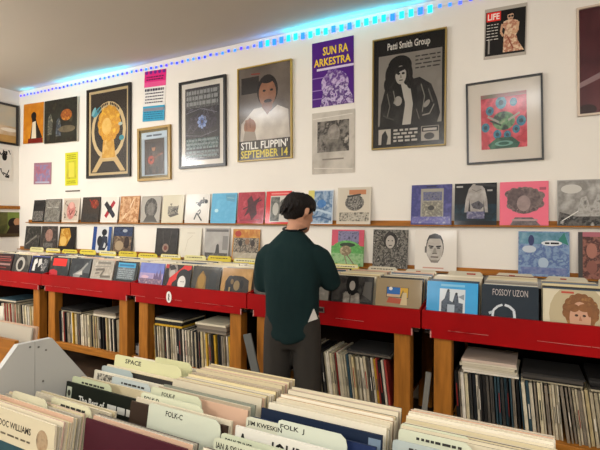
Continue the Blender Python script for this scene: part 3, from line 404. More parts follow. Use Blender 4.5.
# ------------------------------------------------------------------ records in the counter bins
EDGE = ['d6cbb2', 'cdc2a8', 'dcd4c0', 'c4b797', 'bfb49c', 'd2c49c', 'b8b0a0', 'c8a890', '8a8378', '5a554e', 'd8d0bc', 'c9bfa8', 'a8926c', '6a7480']
NAMES = {'c8ac9c': 'pinkish', 'b8a490': 'pinkish', 'a89a84': 'tan', 'd6cbb2': 'cream', 'cdc2a8': 'cream', 'dcd4c0': 'white', 'c4b797': 'tan', 'bfb49c': 'tan', 'd2c49c': 'cream', 'b8b0a0': 'grey', 'c8a890': 'pinkish', '8a8378': 'grey', '5a554e': 'dark grey', 'd8d0bc': 'white', 'c9bfa8': 'cream', 'a8926c': 'brown', '6a7480': 'blue-grey'}
ZB = .7956
fronts = [
 ('361f1e', [('r', .1, .55, .9, .7, 'a84a42'), ('r', .12, .58, .85, .66, '4a2422'), ('r', .1, .28, .9, .4, '9c7a74'), ('r', .15, .78, .85, .84, '8a5a54'), ('r', .1, .1, .7, .16, '8a3a34')], 'dark album with red lettering lines at far left of bins'),
 ('3a3633', [('r', .02, .02, .98, .98, gr('4c4844', '35322f', '5c5852', s=6)), ('e', .45, .42, .26, .36, 'a8a298'), ('e', .45, .38, .15, .24, '2a2724'), ('p', [(.7, .98), (.98, .98), (.98, .3)], '6a665e')], 'dark grey album with a pale ring in counter bin'),
 ('16161c', [('r', .0, .93, 1, 1, '2c3c78'), ('r', 0, 0, .04, 1, '2c3c78'), ('p', [(.12, .1), (.16, .75), (.3, .85), (.36, .6), (.26, .45), (.28, .1)], 'ccc8c2'), ('p', [(.42, .3), (.4, .8), (.56, .85), (.6, .55)], 'c0bcb6'), ('p', [(.62, .1), (.58, .5), (.72, .85), (.92, .75), (.88, .4), (.78, .1)], gr('c8c4be', '2a2a30', 'b0aca6', s=20)), ('e', .66, .66, .05, .07, '16161c')], 'black album with white ink figures and a blue edge'),
 ('2c3030', [('r', .02, .02, .98, .98, gr('343838', '262a2c', '444848', s=5)), ('r', .12, .5, .82, .92, 'd8281e'), ('p', [(0, .22), (.2, .3), (.42, .2), (.55, .02), (0, .02)], 'b02430'), ('l', [(.85, .95), (.98, .3)], .04, '6a6e6c')], 'black album with a bright red square in counter bin'),
 ('34383a', [('r', .02, .02, .98, .98, gr('363a3e', '2a2e32', '464a4c', s=5)), ('p', [(.5, .25), (.75, .6), (.92, .95), (.98, .95), (.98, .2)], '55595a'), ('p', [(.2, .1), (.55, .4), (.8, .8), (.86, .74), (.62, .3), (.4, .02)], '8a8a86'), ('p', [(.3, .12), (.62, .35), (.66, .1)], 'b8b4ac')], 'charcoal album with a pale wedge and slab'),
 ('a8a094', [('r', .04, .04, .96, .96, gr('b4ac9f', '9c9486', 'bfb7aa', s=8)), ('l', [(.2, .45), (.6, .5), (.45, .1), (.9, .14)], .07, '6c655a'), ('r', .25, .78, .85, .9, '7c766c'), ('l', [(.15, .62), (.85, .66)], .03, '8c857a'), ('l', [(.2, .25), (.4, .3)], .05, '7a7368')], 'stone-grey album with thin sketched curves'),
 ('1f2424', [('r', .14, .68, .88, .92, '3a9ac0'), ('r', .2, .74, .82, .84, '1f6a90'), ('r', .14, .06, .88, .68, gr('7a8488', '5f696d', '90999b', s=16))] + lines(5, .2, .1, .82, .6, .04, '9aa2a4', 14), 'black-bordered album with cyan band over grey panel'),
 ('6a6ea8', [('r', .02, .5, .98, .98, gr('5c68b0', '7480bc', '6a6ea8', s=4)), ('r', .02, .02, .98, .5, gr('8a84b0', 'a896b4', '7a78a8', s=6)), ('r', .02, .02, .98, .22, gr('a88a94', '6a5a72', 'c0a4a4', s=16)), ('p', [(.6, .2), (.62, .5), (.68, .36), (.72, .62), (.8, .3), (.86, .75), (.94, .2)], '6a5a7c'), ('e', .25, .3, .16, .06, 'c8a8b4')], 'lilac album with a hazy skyline'),
 ('26201f', [('r', 0, .8, .12, 1, 'b02a24'), ('e', .3, .68, .17, .36, '8a8078'), ('e', .28, .55, .1, .2, 'b0a69c'), ('p', [(.12, .9), (.3, .98), (.42, .78), (.2, .7)], '2a2422'), ('p', [(.0, .0), (.2, .35), (.62, .85), (.7, .98), (.98, .98), (.98, .82), (.7, .6), (.32, .12), (.28, .0)], 'c8281f'), ('e', .72, .36, .26, .36, '141216'), ('e', .68, .16, .15, .26, 'd0ccc4'), ('e', .66, .2, .02, .02, '2a2826'), ('e', .74, .2, .02, .02, '2a2826')], 'black-and-white album slashed with red above the sticker'),
 ('3c3830', [('r', .02, .02, .98, .98, gr('423e36', '35322c', '4e4a40', s=4)), ('p', [(.1, .02), (.2, .5), (.36, .8), (.5, .5), (.54, .02)], (('7a602e', '8c6c30', '62502c'), 9)), ('e', .34, .3, .12, .3, '9a7834'), ('p', [(.62, .02), (.6, .6), (.7, .8), (.86, .7), (.92, .02)], '2e302e'), ('r', .1, .86, .9, .97, '4e4a3e')], 'dark album with golden brown glow on one half'),
 ('b08a54', [('r', .03, .03, .97, .97, gr('b89058', 'a8824c', 'c09a64', s=5)), ('p', [(.12, .02), (.14, .4), (.24, .6), (.42, .68), (.7, .66), (.9, .5), (.95, .02)], gr('2c2622', '3c342c', '241f1c', s=10)), ('e', .3, .3, .14, .3, '241f1c'), ('e', .36, .4, .05, .1, '7a6240'), ('e', .52, .24, .1, .18, '8a7450'), ('e', .68, .3, .06, .16, '14110f'), ('l', [(.3, .15), (.28, .02)], .05, '9a8458')], 'tan album with a large black bulky shape'),
 ('57534c', [('r', .1, .1, .9, .9, gr('6a665e', '3a3733', '8a857a'))], 'grey album in bin beside the sleeve of the shopper'),
 ('8c877c', [('r', .1, .1, .9, .9, gr('a39d90', '6a655b'))], 'grey album in the bin in front of the shopper'),
 ('2a2825', [('r', .03, .03, .97, .97, gr('34312e', '4c4844', '2a2725', '5a564f', s=6)), ('p', [(.28, .02), (.3, .3), (.4, .46), (.6, .46), (.68, .3), (.74, .02)], gr('9c958a', '7c766c', 'b0a99e', s=8)), ('e', .5, .66, .15, .34, '171514'), ('p', [(.38, .6), (.36, .36), (.46, .44), (.46, .62)], '171514'), ('p', [(.56, .6), (.66, .36), (.58, .34), (.54, .5)], '171514'), ('e', .5, .62, .07, .15, 'a69e94'), ('l', [(.47, .3), (.45, .02)], .03, '5a554e'), ('r', .06, .78, .15, .92, 'c0bab0'), ('p', [(.75, .3), (.8, .8), (.96, .8), (.96, .1)], '5c5852')], 'black-and-white photo album of long-haired person right of the shopper'),
 ('9a8868', [('r', .03, .03, .97, .97, gr('9c8a6a', '958262', s=4)), ('r', .24, .3, .72, .68, '2c2a28'), ('r', .25, .42, .54, .67, '2f6aa8'), ('r', .25, .32, .54, .42, 'c4a888'), ('r', .54, .32, .71, .67, 'c8a030'), ('p', [(.54, .32), (.6, .6), (.66, .32)], '7a6a3a'), ('e', .33, .62, .04, .05, 'd8d4cc'), ('p', [(.25, .1), (.6, .08), (.66, .26), (.3, .3)], 'b0583c'), ('p', [(.55, .05), (.6, .5), (.68, .5), (.7, .05)], 'c8b48c')], 'brown cardboard album with a small blue and yellow picture'),
 ('3f9fd0', [('r', .02, .02, .98, .98, gr('46a4d4', '3f9ccc', s=4)), ('r', .26, .0, .76, .76, 'c8ced0'), ('p', [(.3, .0), (.3, .3), (.36, .42), (.4, .68), (.46, .66), (.46, .36), (.52, .3), (.56, .58), (.62, .56), (.64, .3), (.72, .28), (.72, .0)], gr('3c4450', '5a6470', '2a3038', s=24)), ('r', .42, .0, .56, .22, 'aab4bc'), ('e', .43, .7, .025, .04, '2a3038'), ('e', .59, .6, .025, .04, '2a3038'), ('r', .28, .84, .75, .92, '7cb8d4'), ('p', [(.62, .5), (.74, .6), (.74, .4)], '8a949c')], 'bright blue album with a small group photograph'),
 ('1b2a34', [('r', .02, .02, .98, .98, gr('1c2c38', '192834', s=4)), ('t', 'FOSSOY UZON', .2, .66, .62, .17, 'b8aea8'), ('l', [(.16, .0), (.22, .16), (.3, .3), (.38, .36)], .04, 'c8ccd0'), ('l', [(.64, .0), (.58, .2), (.5, .32), (.42, .36)], .045, 'c8ccd0'), ('l', [(.14, .05), (.2, .1)], .05, 'b0b8bc')], 'dark teal album with pale lettering and white arch'),
 ('cdc2a6', [('r', .03, .03, .97, .97, 'd0c6ac'), ('e', .56, .22, .46, .78, 'b8aa8a'), ('e', .60, .30, .25, .48, gr('8a5c34', 'a4743f', '6c4828', s=16)), *[('e', .60 + .22 * math.cos(q), .34 + .42 * math.sin(q), .07, .12, gr('94653a', '7c5430', 'a87c48', s=20)) for q in [i * .4 - .3 for i in range(10)]], ('e', .44, .28, .1, .2, gr('94653a', '7c5430', s=16)), ('e', .75, .24, .1, .22, gr('94653a', '7c5430', s=16)), ('e', .59, .12, .165, .42, 'c49a7e'), ('e', .5, .44, .08, .1, gr('94653a', '7c5430', s=20)), ('e', .66, .46, .1, .1, gr('94653a', '7c5430', s=20)), ('e', .74, .34, .04, .12, '8a5c34'), ('e', .535, .22, .028, .03, '4a3428'), ('e', .655, .22, .028, .03, '4a3428'), ('p', [(.59, .22), (.57, .06), (.625, .06)], 'a8785c'), ('r', .3, .88, .5, .94, 'b8503c')], 'cream album with portrait of curly-haired man at the right end'),
 ('8a8070', [('r', .1, .1, .9, .9, gr('9a907e', '6c6456'))], 'plain grey-brown album in the last bin beyond the portrait'),
]
def seen(items):
    """designs above were noted for the part of the cover standing above the red board: move them there"""
    f = lambda v: .42 + .58 * v if v > .02 else v
    out = []
    for it in items:
        it = list(it)
        if it[0] == 'r': it[2], it[4] = f(it[2]), f(it[4])
        elif it[0] == 'e': it[2] = f(it[2]); it[4] *= .72
        elif it[0] in 'pl': it[1] = [(a, f(b_)) for a, b_ in it[1]]
        elif it[0] == 't': it[3] = f(it[3]); it[5] *= .72
        out.append(tuple(it))
    return out
# one front album per bin column
fi = 0
cols = []
for ui, (x0, x1) in enumerate(units):
    for k in range(4): cols.append((ui, x0 + (x1 - x0) * (k + .5) / 4, (x1 - x0) / 4))
fr_for = {1: 0, 2: 1, 3: 2}
for j in range(15): fr_for[4 + j] = 3 + j
fr_for[19] = 18
ucol = ['far-left unit', 'second unit from the left', 'unit with the round sticker', 'unit by the shopper', 'right-end unit']
yel = ['d6c552', 'd0bc48', 'd8d09a', 'cfc9b0']
for ci, (ui, X, W) in enumerate(cols):
    r = random.Random(500 + ci); w0 = .315; W -= .024
    if ci == 0: pass
    tilt = math.radians(13)
    Yf = FY + .045
    if ci in fr_for:
        base, items, lab = fronts[fr_for[ci]]
        album('record_album', lab, X + r.uniform(-.002, .002), ZB, Yf + .005, tilt, min(w0, W + .008), .318, base, seen(items), group='front albums of the counter bins')
    n = 12 if ui >= 3 else 9
    if ci == 0: n = 5
    y = Yf + .03
    for i in range(n):
        y += r.uniform(.026, .056) * (.9 if ui >= 3 else 1.0)
        if y > (3.60 if ui >= 3 else 3.42): break
        c = r.choice(EDGE); t = r.uniform(.006, .016); t_tilt = math.radians(12.6 - i * .12)
        h = .315 + r.uniform(-.006, .006)
        mb = MB(); M = mat(c, rough=.55, coat=.1); f = mat(r.choice(EDGE + ['3a3834', '7a4a3c', '3c4c5c', '8a8a84']), rough=.5, coat=.2)
        ww = min(.313, W) - r.uniform(0, .006)
        mb.box(-ww / 2, -t, 0, ww / 2, 0, h, M, front=f)
        o = mb.build('bin_record'); o.location = (X + r.uniform(-.003, .003), y, ZB); o.rotation_euler = (-t_tilt, 0, 0)
        nm = NAMES[c]
        tag(o, '%s record sleeve filed behind the front albums, %s' % (nm, ucol[ui]), 'record', '%s sleeves filed in the %s of the red counter' % (nm, ucol[ui]))
    # divider card at the back
    c = yel[r.choice((0, 0, 1, 2))] if ui < 3 else ('cdc4ae' if ci != 13 else yel[0])
    mb = MB(); hh = (.345 if ui < 3 else .316) + r.uniform(-.008, .008); wc = .29 if ui < 3 else .26
    mb.prism([(-wc / 2, 0), (wc / 2, 0), (wc / 2, hh - .02), (wc / 2 - .02, hh), (-wc / 2 + .02, hh), (-wc / 2, hh - .02)], 'y', -.003, 0, mat(c, rough=.6))
    its = []
    if ui == 4 or ci == 15: its = [('r', .35, .93, .5, .96, 'a8503a')] if ci != 16 else [('r', .55, .92, .8, .96, 'b0503a')]
    else: its = [('r', .03, .90, .97, .985, 'dcd6b0')] * (ci % 3 == 1) + lines(1, .12, .9, .85, .97, .022, '4a4030', ci)
    art(mb, its, -wc / 2, 0, wc, hh, -.003, 0)
    o = mb.build('divider_card'); o.location = (X + r.uniform(-.01, .01), 3.56 if ui < 3 else 3.69, ZB); o.rotation_euler = (-math.radians(5), 0, 0)
    cn = 'yellow' if c in yel[:2] else ('pale yellow' if c == yel[2] else 'off-white')
    tag(o, '%s divider card standing at the back of the %s bins' % (cn, ucol[ui]), 'divider card', '%s divider cards at the back of the %s' % (cn, ucol[ui]))

# ------------------------------------------------------------------ records shelved under the counter
SP = ['d2c8b0', 'c6baa0', '2a2826', '1f1e1e', '26282c', 'b8ab90', '3c3a38', 'd8d0c0', '8a7f70', '55504a', 'c8bea8', '1f1e1e', 'a39880', 'd0c4a4', '6a6258', 'b0a68e', '9a4038', 'c09a34', '3a5058', 'ccc2ae', 'bfae86', 'd6ccb8']  # some blacks are real spines, others put the shaded gaps into colour
SPN = {'26282c': 'black', '2a2826': 'black', '3c3a38': 'black', '1f1e1e': 'black', '55504a': 'dark grey', '6a6258': 'dark grey', '8a7f70': 'grey', '9a4038': 'red', 'c09a34': 'yellow', '3a5058': 'blue-green', 'a39880': 'tan', 'b0a68e': 'tan', 'b8ab90': 'tan', 'bfae86': 'tan'}
bays = ['far-left bay under the red counter', 'second bay from the left under the counter', 'bay below the round white sticker', 'bay right of the legs of the shopper', 'bay at the right end under the counter']
for ui, (x0, x1) in enumerate(units):
    a, bb = x0 + .19, x1 - .19
    if ui == 0: a = -5.62
    if ui == 3: a = -1.56
    if ui == 4: bb = .52
    r = random.Random(70 + ui); X = a; Z0 = .2356; Yf = FY + .06
    lean = math.radians(.8); n = 0; run = 0; X = a + .32 * math.tan(lean)
    while X < bb - .02:
        t = r.uniform(.007, .019)
        if run <= 0:
            run = r.randint(8, 15); nl = max(lean, math.radians(r.choice((1, 2, 3.5, 5, 7)))) if X < bb - .25 else lean
            X += max(0, .315 * (math.tan(nl) - math.tan(lean))); lean = nl
        run -= 1
        c = r.choice(SP)
        if ui == 4 and X > .05: c = r.choice(['bfae86', 'c6baa0', 'b8ab90', 'd0c4a4', 'c8bea8', 'a39880', '8a7f70'])
        if ui == 4 and -.2 < X < .03 and r.random() < .5: c = r.choice(['1f1e1e', '2a2826', '3a5058'])
        h = .312 + r.uniform(-.010, .006); dp = .312
        if X + t / math.cos(lean) > bb: break
        mb = MB(); mb.box(0, 0, 0, t, dp, h, mat(c, rough=.6, vary=.35, vscale=30, stretch=(1, 1, .5)))
        if r.random() < .5:
            mb.box(t * .3, -.0006, h * .3, t * .7, -.0001, h * r.uniform(.5, .8), mat(r.choice(['3a3632', '8a2a24', 'e0d8c8', '6a6258']), rough=.6))
        o = mb.build('shelved_record'); o.location = (X, Yf + r.uniform(0, .03), Z0); o.rotation_euler = (0, -lean, 0)   # tops lean to the left
        nm = SPN.get(c, 'cream')
        tag(o, '%s record spine shelved upright in the %s' % (nm, bays[ui]), 'record', '%s records standing in the %s' % (nm, bays[ui]))
        X += t / math.cos(lean) + r.uniform(.001, .009); n += 1
    # records lying flat on the upright ones
    stacks = {0: [(-5.35, 3)], 1: [(-4.22, 3), (-3.72, 4)], 2: [(-2.88, 5), (-2.4, 5)], 3: [(-1.02, 3)], 4: [(-.24, 6), (.10, 4), (.44, 5)]}[ui]
    for si, (sx, nn) in enumerate(stacks):
        z = Z0 + .319
        for i in range(nn):
            th = r.uniform(.008, .017); c = r.choice(SP)
            if ui == 4 and si == 0: c = r.choice(['d8d0c0', 'ccb8a8', 'd6ccb8', 'c8bea8'])
            if ui in (1, 2, 3) and r.random() < .5: c = r.choice(['2a2826', '3c3a38', '6a6258', '8a7f70'])
            if ui == 4 and si > 0: c = r.choice(['2a2826', '3c3a38', 'b0a68e', '55504a'])
            mb = MB(); mb.box(-.157, 0, 0, .157, .31, th, mat(c, rough=.55, coat=.1))
            o = mb.build('flat_record'); o.location = (sx + r.uniform(-.012, .012), FY + .065 + r.uniform(0, .02), z); o.rotation_euler = (0, 0, math.radians(r.uniform(-2, 2)))
            nm = SPN.get(c, 'cream'); where = ['first stack', 'second stack', 'third stack'][si]
            tag(o, '%s record lying flat, %s, %s' % (nm, where, bays[ui]), 'record', '%s flat records, %s, %s' % (nm, where, bays[ui]))
            z += th + .001
# boards leaning in gaps between the units
def lean_board(px, X, Y, label, w, h, tilt, c):
    mb = MB(); mb.box(-w / 2, -.006, 0, w / 2, .006, h, mat(c, rough=.5)); o = mb.build('leaning_board'); o.location = (X, Y, 0.01); o.rotation_euler = (0, math.radians(tilt), 0); tag(o, label, 'board')
p = onY(262, 372, 2.82); lean_board(0, p.x + .06, 2.80, 'narrow grey board leaning beside the legs of the shopper', .07, .66, -16, '6c6c68')
mb = MB()
for i in range(4):
    t = .016
    mb = MB(); mb.box(0, 0, 0, .014, .12, .11, mat(['2a2a2c', '3c3c40', '8a8a88', '222226'][i], rough=.35, coat=.3)); mb.box(.003, -.0005, .02, .011, -.0001, .09, mat('a8a49c'))
    q = onY(132 + i * 2.2, 352, 3.0); o = mb.build('cassette_case'); o.location = (-3.265 + (i - 2) * .0165 + .0, 2.99, .2356 + .001)
    tag(o, 'small dark case standing in the gap between second and third units', 'case', 'small cases between the counter units')
mb = MB(); mb.box(-.06, 2.97, .17, .06, 3.3, .2354, WOODH); o = mb.build('gap_shelf_board'); o.location = (-3.27, 0, 0); tag(o, 'short wooden shelf board in the gap holding small dark cases', 'board')
lean_board(0, -.655, 2.99, 'pale board leaning in the gap left of right-end counter unit', .035, .5, 6, '8a8880')

# ------------------------------------------------------------------ island bin in the foreground
IX = [(-1.262, -.945), (-.931, -.614), (-.600, -.283), (-.269, .048)]     # four columns, left to right
IZ = .72
GX = -1.275
e = empty('island_record_bin', (-.6, .8, 0)); tag(e, 'island record bin in the foreground with a grey gable end panel', 'record bin')
GREY = mat('b4b2ac', rough=.5, vary=.05, vscale=2)
Pg = [onX(x, y, GX) for x, y in ((75, 365), (52, 338), (18, 345), (0, 370))]
def gl(p): return (p[0] - .8, p[1])
seam = onX(35, 341.5, GX); sy = seam.y
for nm, pts in (('gable_panel', [(sy + .0006, .25), (1.17, .25), (1.17, .72), (Pg[0].y + .035, Pg[0].z - .04), (Pg[1].y, Pg[1].z), (sy + .0006, seam.z)]),
                ('gable_panel', [(.38, .25), (sy - .0006, .25), (sy - .0006, seam.z), (Pg[2].y, Pg[2].z), (Pg[3].y, Pg[3].z), (.38, .80)])):
    mb = MB(); mb.prism([gl(p) for p in pts], 'x', GX + .6 - .018, GX + .6, GREY); o = mb.build(nm, e)
def ib(name, x0, y0, z0, x1, y1, z1, M=None): 
    mb = MB(); mb.box(x0 + .6, y0 - .8, z0, x1 + .6, y1 - .8, z1, M or GREY); mb.build(name, e)
ib('bin_floor', IX[0][1] + .012, .40, .695, .06, 1.15, .7195, DARKW); ib('bin_floor', GX + .001, .40, .695, IX[0][1] + .0115, .80, .7195, DARKW); ib('bin_floor', GX + .001, .801, .675, IX[0][1] + .0115, 1.15, .6995, DARKW)
ib('back_board', GX + .001, 1.152, .45, .06, 1.17, .90)
ib('front_board', GX + .001, .38, .45, .06, .398, .86)
ib('side_panel', .061, .38, .25, .079, 1.17, .90)
for k in range(3): xk = (IX[k][1] + IX[k + 1][0]) / 2; ib('partition', xk - .004, .40, .7155, xk + .004, 1.15, .94, DARKW)
for xx in (GX + .01, 0.0):
    for yy in (.42, 1.08): ib('leg', xx, yy, 0, xx + .06, yy + .06, .694 if xx > -1 else .6745, WOODV)
SCREWM = mat('7a7874', rough=.3, metal=.8)
for (x, y) in ((30, 347), (38.5, 347), (46, 350), (43, 381)):
    p = onX(x, y, GX); mb = MB(); mb.prism([(p.y - .8 + .003 * math.cos(i * .785), p.z + .003 * math.sin(i * .785)) for i in range(8)], 'x', GX + .6, GX + .6012, SCREWM); mb.build('screw', e)

cname = ['island column beside the grey gable panel', 'second island column from the grey gable panel', 'third island column from the grey gable panel', 'island column at the right end of the bin']
def ytop(x, y, z=1.04): return onZ(x, y, z).y
def isleeve(ci, Y, c, fc=None, h=.318, t=.006, items=None, label=None, dx=0, name='island_record', w=None, tilt=None, zb=IZ):
    """sleeve whose top edge stands at depth Y"""
    x0, x1 = IX[ci]; w = w or .309; tl = math.radians(9) if tilt is None else tilt
    mb = MB(); mb.box(-w / 2, -t, 0, w / 2, 0, h, mat(c, rough=.55, coat=.1), front=mat(fc or c, rough=.5, coat=.2))
    if items: art(mb, items, -w / 2, 0, w, h, -t, .2)
    o = mb.build(name); o.location = ((x0 + x1) / 2 + dx, Y - h * math.sin(tl), zb); o.rotation_euler = (-tl, 0, 0)
    nm = NAMES.get(c, 'cream')
    tag(o, label or '%s record sleeve filed in the %s' % (nm, cname[ci]), 'record', '%s sleeves filed in the %s' % (nm, cname[ci])); return o
def icard(ci, xl, yl, wpx_r, label, txt=None, th=.03, tw=.1, tx=.02, c='c6c6b2', h=.324, marks=None, tcol='2c2a26', zb=IZ):
    """divider card: its top left corner seen at (xl, yl), right end at image x wpx_r"""
    ht = h * math.cos(math.radians(9)); zt = zb + ht; A = onZ(xl, yl, zt); B = ray(wpx_r, yl + .22 * (wpx_r - xl)); XB = B.x * (A.y / B.y)
    th *= .72; tw *= .72
    x0, x1 = IX[ci]; xa = max(A.x, x0 + .002); xb = min(XB, x1 - .002); w = xb - xa
    mb = MB(); mb.prism([(0, 0), (w, 0), (w, h - .022), (w - .004, h - .009), (w - .016, h), (.008, h), (.001, h - .003), (0, h - .008)], 'y', -.0022, 0, mat(c, rough=.5))
    its = []
    if txt: its.append(('t', txt, tx / w, 1 - (.008 + th) / h, tw / w, th / h, tcol))
    if marks: its += lines(1, .25, 1 - .020 / h, .85, 1 - .006 / h, .0055 / h, '3a3834', int(xl))
    art(mb, its, 0, 0, w, h, -.0022, 0)
    o = mb.build('divider_card'); o.location = (xa, A.y - h * math.sin(math.radians(9)), zb); o.rotation_euler = (-math.radians(9), 0, 0)
    return tag(o, label, 'divider card')
IE = ['b8a490', 'c8ac9c', '5a554e', 'a89a84', 'd6cbb2', 'cdc2a8', 'dcd4c0', 'c4b797', 'd2c49c', 'd8d0bc', 'c9bfa8', 'c8a890', 'bfb49c', 'dcd4c0', 'b8b0a0', '8a8378', '5a554e', 'c4b797', 'a8926c']  # the greys also imitate shaded gaps between sleeves
def irun(ci, Ya, Yb, pitch, seed, dark=.08, zb=IZ):
    r = random.Random(seed); y = Ya
    while y > Yb:
        c = r.choice(IE); fc = r.choice(IE[3:12] + ['a8a090'])
        isleeve(ci, y, c, fc, h=.316 + r.uniform(-.006, .006), t=r.uniform(.0035, .0055), dx=r.uniform(-.003, .003), w=.309 - r.uniform(0, .005), zb=zb)
        y -= min(pitch, .0082) * r.uniform(.82, 1.25)
# right-end column
y3 = ytop(413, 405)
irun(3, y3 + .012, ytop(401, 423, 1.05) + .012, .0135, 31)
icard(3, 401, 422.5, 474, 'pale divider card with two lines of dark writing, rearmost in right-end column', marks=1, c='c2c4ac')
icard(3, 399, 428, 474, 'pale divider card with dark writing, second in right-end column', marks=1, c='c6c8b2')
icard(3, 393, 438.5, 462, 'grey divider card with small dark writing in front of the two pale ones', marks=1, c='a8b0ac')
isleeve(3, ytop(388, 449, 1.04), 'c9bfa8', 'c8a830', label='yellow-fronted record sleeve at the front of the right-end island column')
irun(3, ytop(388, 449, 1.04) - .02, .78, .016, 32)
# third column
irun(2, ytop(295, 385) + .004, ytop(275, 405) + .006, .0125, 33)
isleeve(2, ytop(272, 407), '1f2a3c', '1e2b40', label='dark navy record sleeve in third column behind the FOLK J card', items=[('r', .9, .86, .99, .97, '7a8a98')])
isleeve(2, ytop(262, 413.5), '25324c', '26355a', h=.312, label='navy blue record sleeve with a pale mark behind the FOLK J card', items=[('r', .82, .8, .95, .93, '8a98a8'), ('r', .0, 0, 1, .6, '222e48')])
icard(2, 244, 415, 310, 'off-white divider card lettered with a musician name, behind the FOLK J card', '*JIM KWESKIN', .018, .13, .004, c='c4c4b0', h=.322)
icard(2, 279, 419, 348, 'clean pale divider card lettered FOLK J', '*FOLK  J', .018, .085, .006, c='c4c8b8', h=.332)
isleeve(2, ytop(222.5, 418.5), 'd8d4c8', 'd6d2c6', label='white record sleeve with heavy black lettering in third island column', items=[('t', '*JOURNEYMEN', .3, .8, .68, .16, '22201e'), ('t', '*A', .02, .82, .1, .14, '22201e'), ('e', .24, .9, .03, .03, 'b04038')])
icard(2, 218, 431, 292, 'pale divider card lettered FOLK TUNES', '*FOLK TUNES', .018, .095, .012, c='bcc0a8')
icard(2, 202.5, 433, 268, 'pale divider card lettered IAN & SYLVIA at front of third column', '*IAN & SYLVIA', .018, .105, .006, c='c4c6ae')
irun(2, ytop(195, 440), .64, .017, 34)
# second column
irun(1, ytop(212, 362) + .0, ytop(188, 381), .0125, 35)
isleeve(1, ytop(170, 383), '8a8c7c', '8c8f80', label='grey-green record sleeve with faint blue lettering in second island column', items=lines(1, .45, .84, .78, .92, .06, '6a94a0', 16))
irun(1, ytop(165, 386), ytop(160, 391.5) + .018, .014, 36)
icard(1, 152, 386, 203, 'pale divider card lettered FOLK-F behind the FOLK-D card', '*FOLK-F', .014, .065, .04, c='c2c4aa', h=.332)
icard(1, 138, 390.5, 205, 'pale divider card lettered FOLK-D in front of the FOLK-F card', '*FOLK-D', .018, .075, .012, c='c6c8b0')
isleeve(1, ytop(128, 391), 'd6cbb2', 'c9bfa8', h=.316)
isleeve(1, ytop(122, 393), '4a3c30', '3f3026', h=.312, label='dark brown record sleeve behind the FOLK-C card')
icard(1, 150, 402.5, 222, 'pale divider card lettered FOLK-C', '*FOLK-C', .018, .075, .058, c='c6c9b6')
irun(1, ytop(100, 411), ytop(92, 414) + .004, .009, 37, 0)
isleeve(1, ytop(88, 416), '55222c', '4c1e2a', h=.318, t=.004, label='plain maroon record sleeve at the front of the island', tilt=math.radians(6))
# column beside the gable
ZF = .70
irun(0, 1.135, 1.10, .013, 38, zb=ZF)
icard(0, 156, 356.5, 193, 'blank pale divider card behind the SPACE card', c='c8c69c', h=.350, zb=ZF)
icard(0, 116, 354, 184, 'yellowish divider card lettered SPACE', '*SPACE', .02, .1, .05, c='c8c69e', h=.355, zb=ZF)
isleeve(0, 1.026, 'd6cbb2', 'cdc2a8', zb=ZF, h=.322)
isleeve(0, 1.016, 'c4b797', '3a3733', zb=ZF, h=.318)
icard(0, 101, 364.5, 134, 'grey-blue divider card with a rounded tab and no writing', c='a4aeac', h=.325, zb=ZF)
isleeve(0, .978, 'd8d0bc', 'd2cbb8', zb=ZF, label='white record sleeve with a black pattern beside the grey gable panel', items=[('r', .05, .68, .3, .98, gr('2a2826', 'c8c0ae', '3a3733', 'd2cbb8', s=30)), ('r', .36, .7, .45, .98, '3a3733')])
icard(0, 113, 376, 152, 'pale blue-grey divider card with faint small writing', marks=1, c='b4bcba', tcol='8a98a0', h=.325, zb=ZF)
isleeve(0, .93, 'cdc2a8', 'c4b797', zb=ZF, h=.312)
icard(0, 73.5, 375.5, 113, 'pale green divider card with small writing beside gable panel', marks=1, c='bfc4a4', h=.325, zb=ZF)
yb = .880
isleeve(0, yb, '26281f', '22261e', label='black record sleeve reading The Best of in white letters', tilt=math.radians(6), items=[('t', '*The Best of', .2, .83, .36, .07, 'd8d6cc')] + lines(1, .6, .82, .95, .91, .06, 'c8c6bc', 15) + [ ('r', .02, .78, .09, .96, 'b8bca8'), ('e', .055, .83, .025, .03, '3a3c34'), ('e', .055, .9, .025, .03, '3a3c34')], zb=ZF, h=.31)
isleeve(0, .80, 'cdc2a8', 'c4b797', h=.29)
isleeve(0, .785, 'd6cbb2', 'c9bfa8', h=.292)
icard(0, 52.5, 396.5, 93, 'cream divider card with small dark writing behind the front records', marks=1, c='cdc9aa')
yf = ytop(0, 404.5)
irun(0, ytop(50, 400) - .004, yf + .012, .013, 43)
icard(0, 14, 390, 49, 'blank cream divider card above the front records by the gable', c='c2bda4', h=.332)
isleeve(0, yf, 'd6cbb2', 'cfc4a8', t=.005, tilt=math.radians(4), label='cream record sleeve reading DOC WILLIAMS in dark letters at island front', items=[('r', 0, 0, 1, .86, (('3a5a60', '2c4a54', '6a3a34', '8a6a4c'), 6)), ('r', 0, .76, 1, 1, 'cfc4a8'), ('t', '*DOC WILLIAMS', .3, .87, .42, .05, '3a3228'), ('e', .86, .86, .07, .08, (('8a6a4c', 'b09a7c', '4a3a2c'), 30))] + lines(1, .25, .8, .72, .84, .014, '6a5f50', 3))

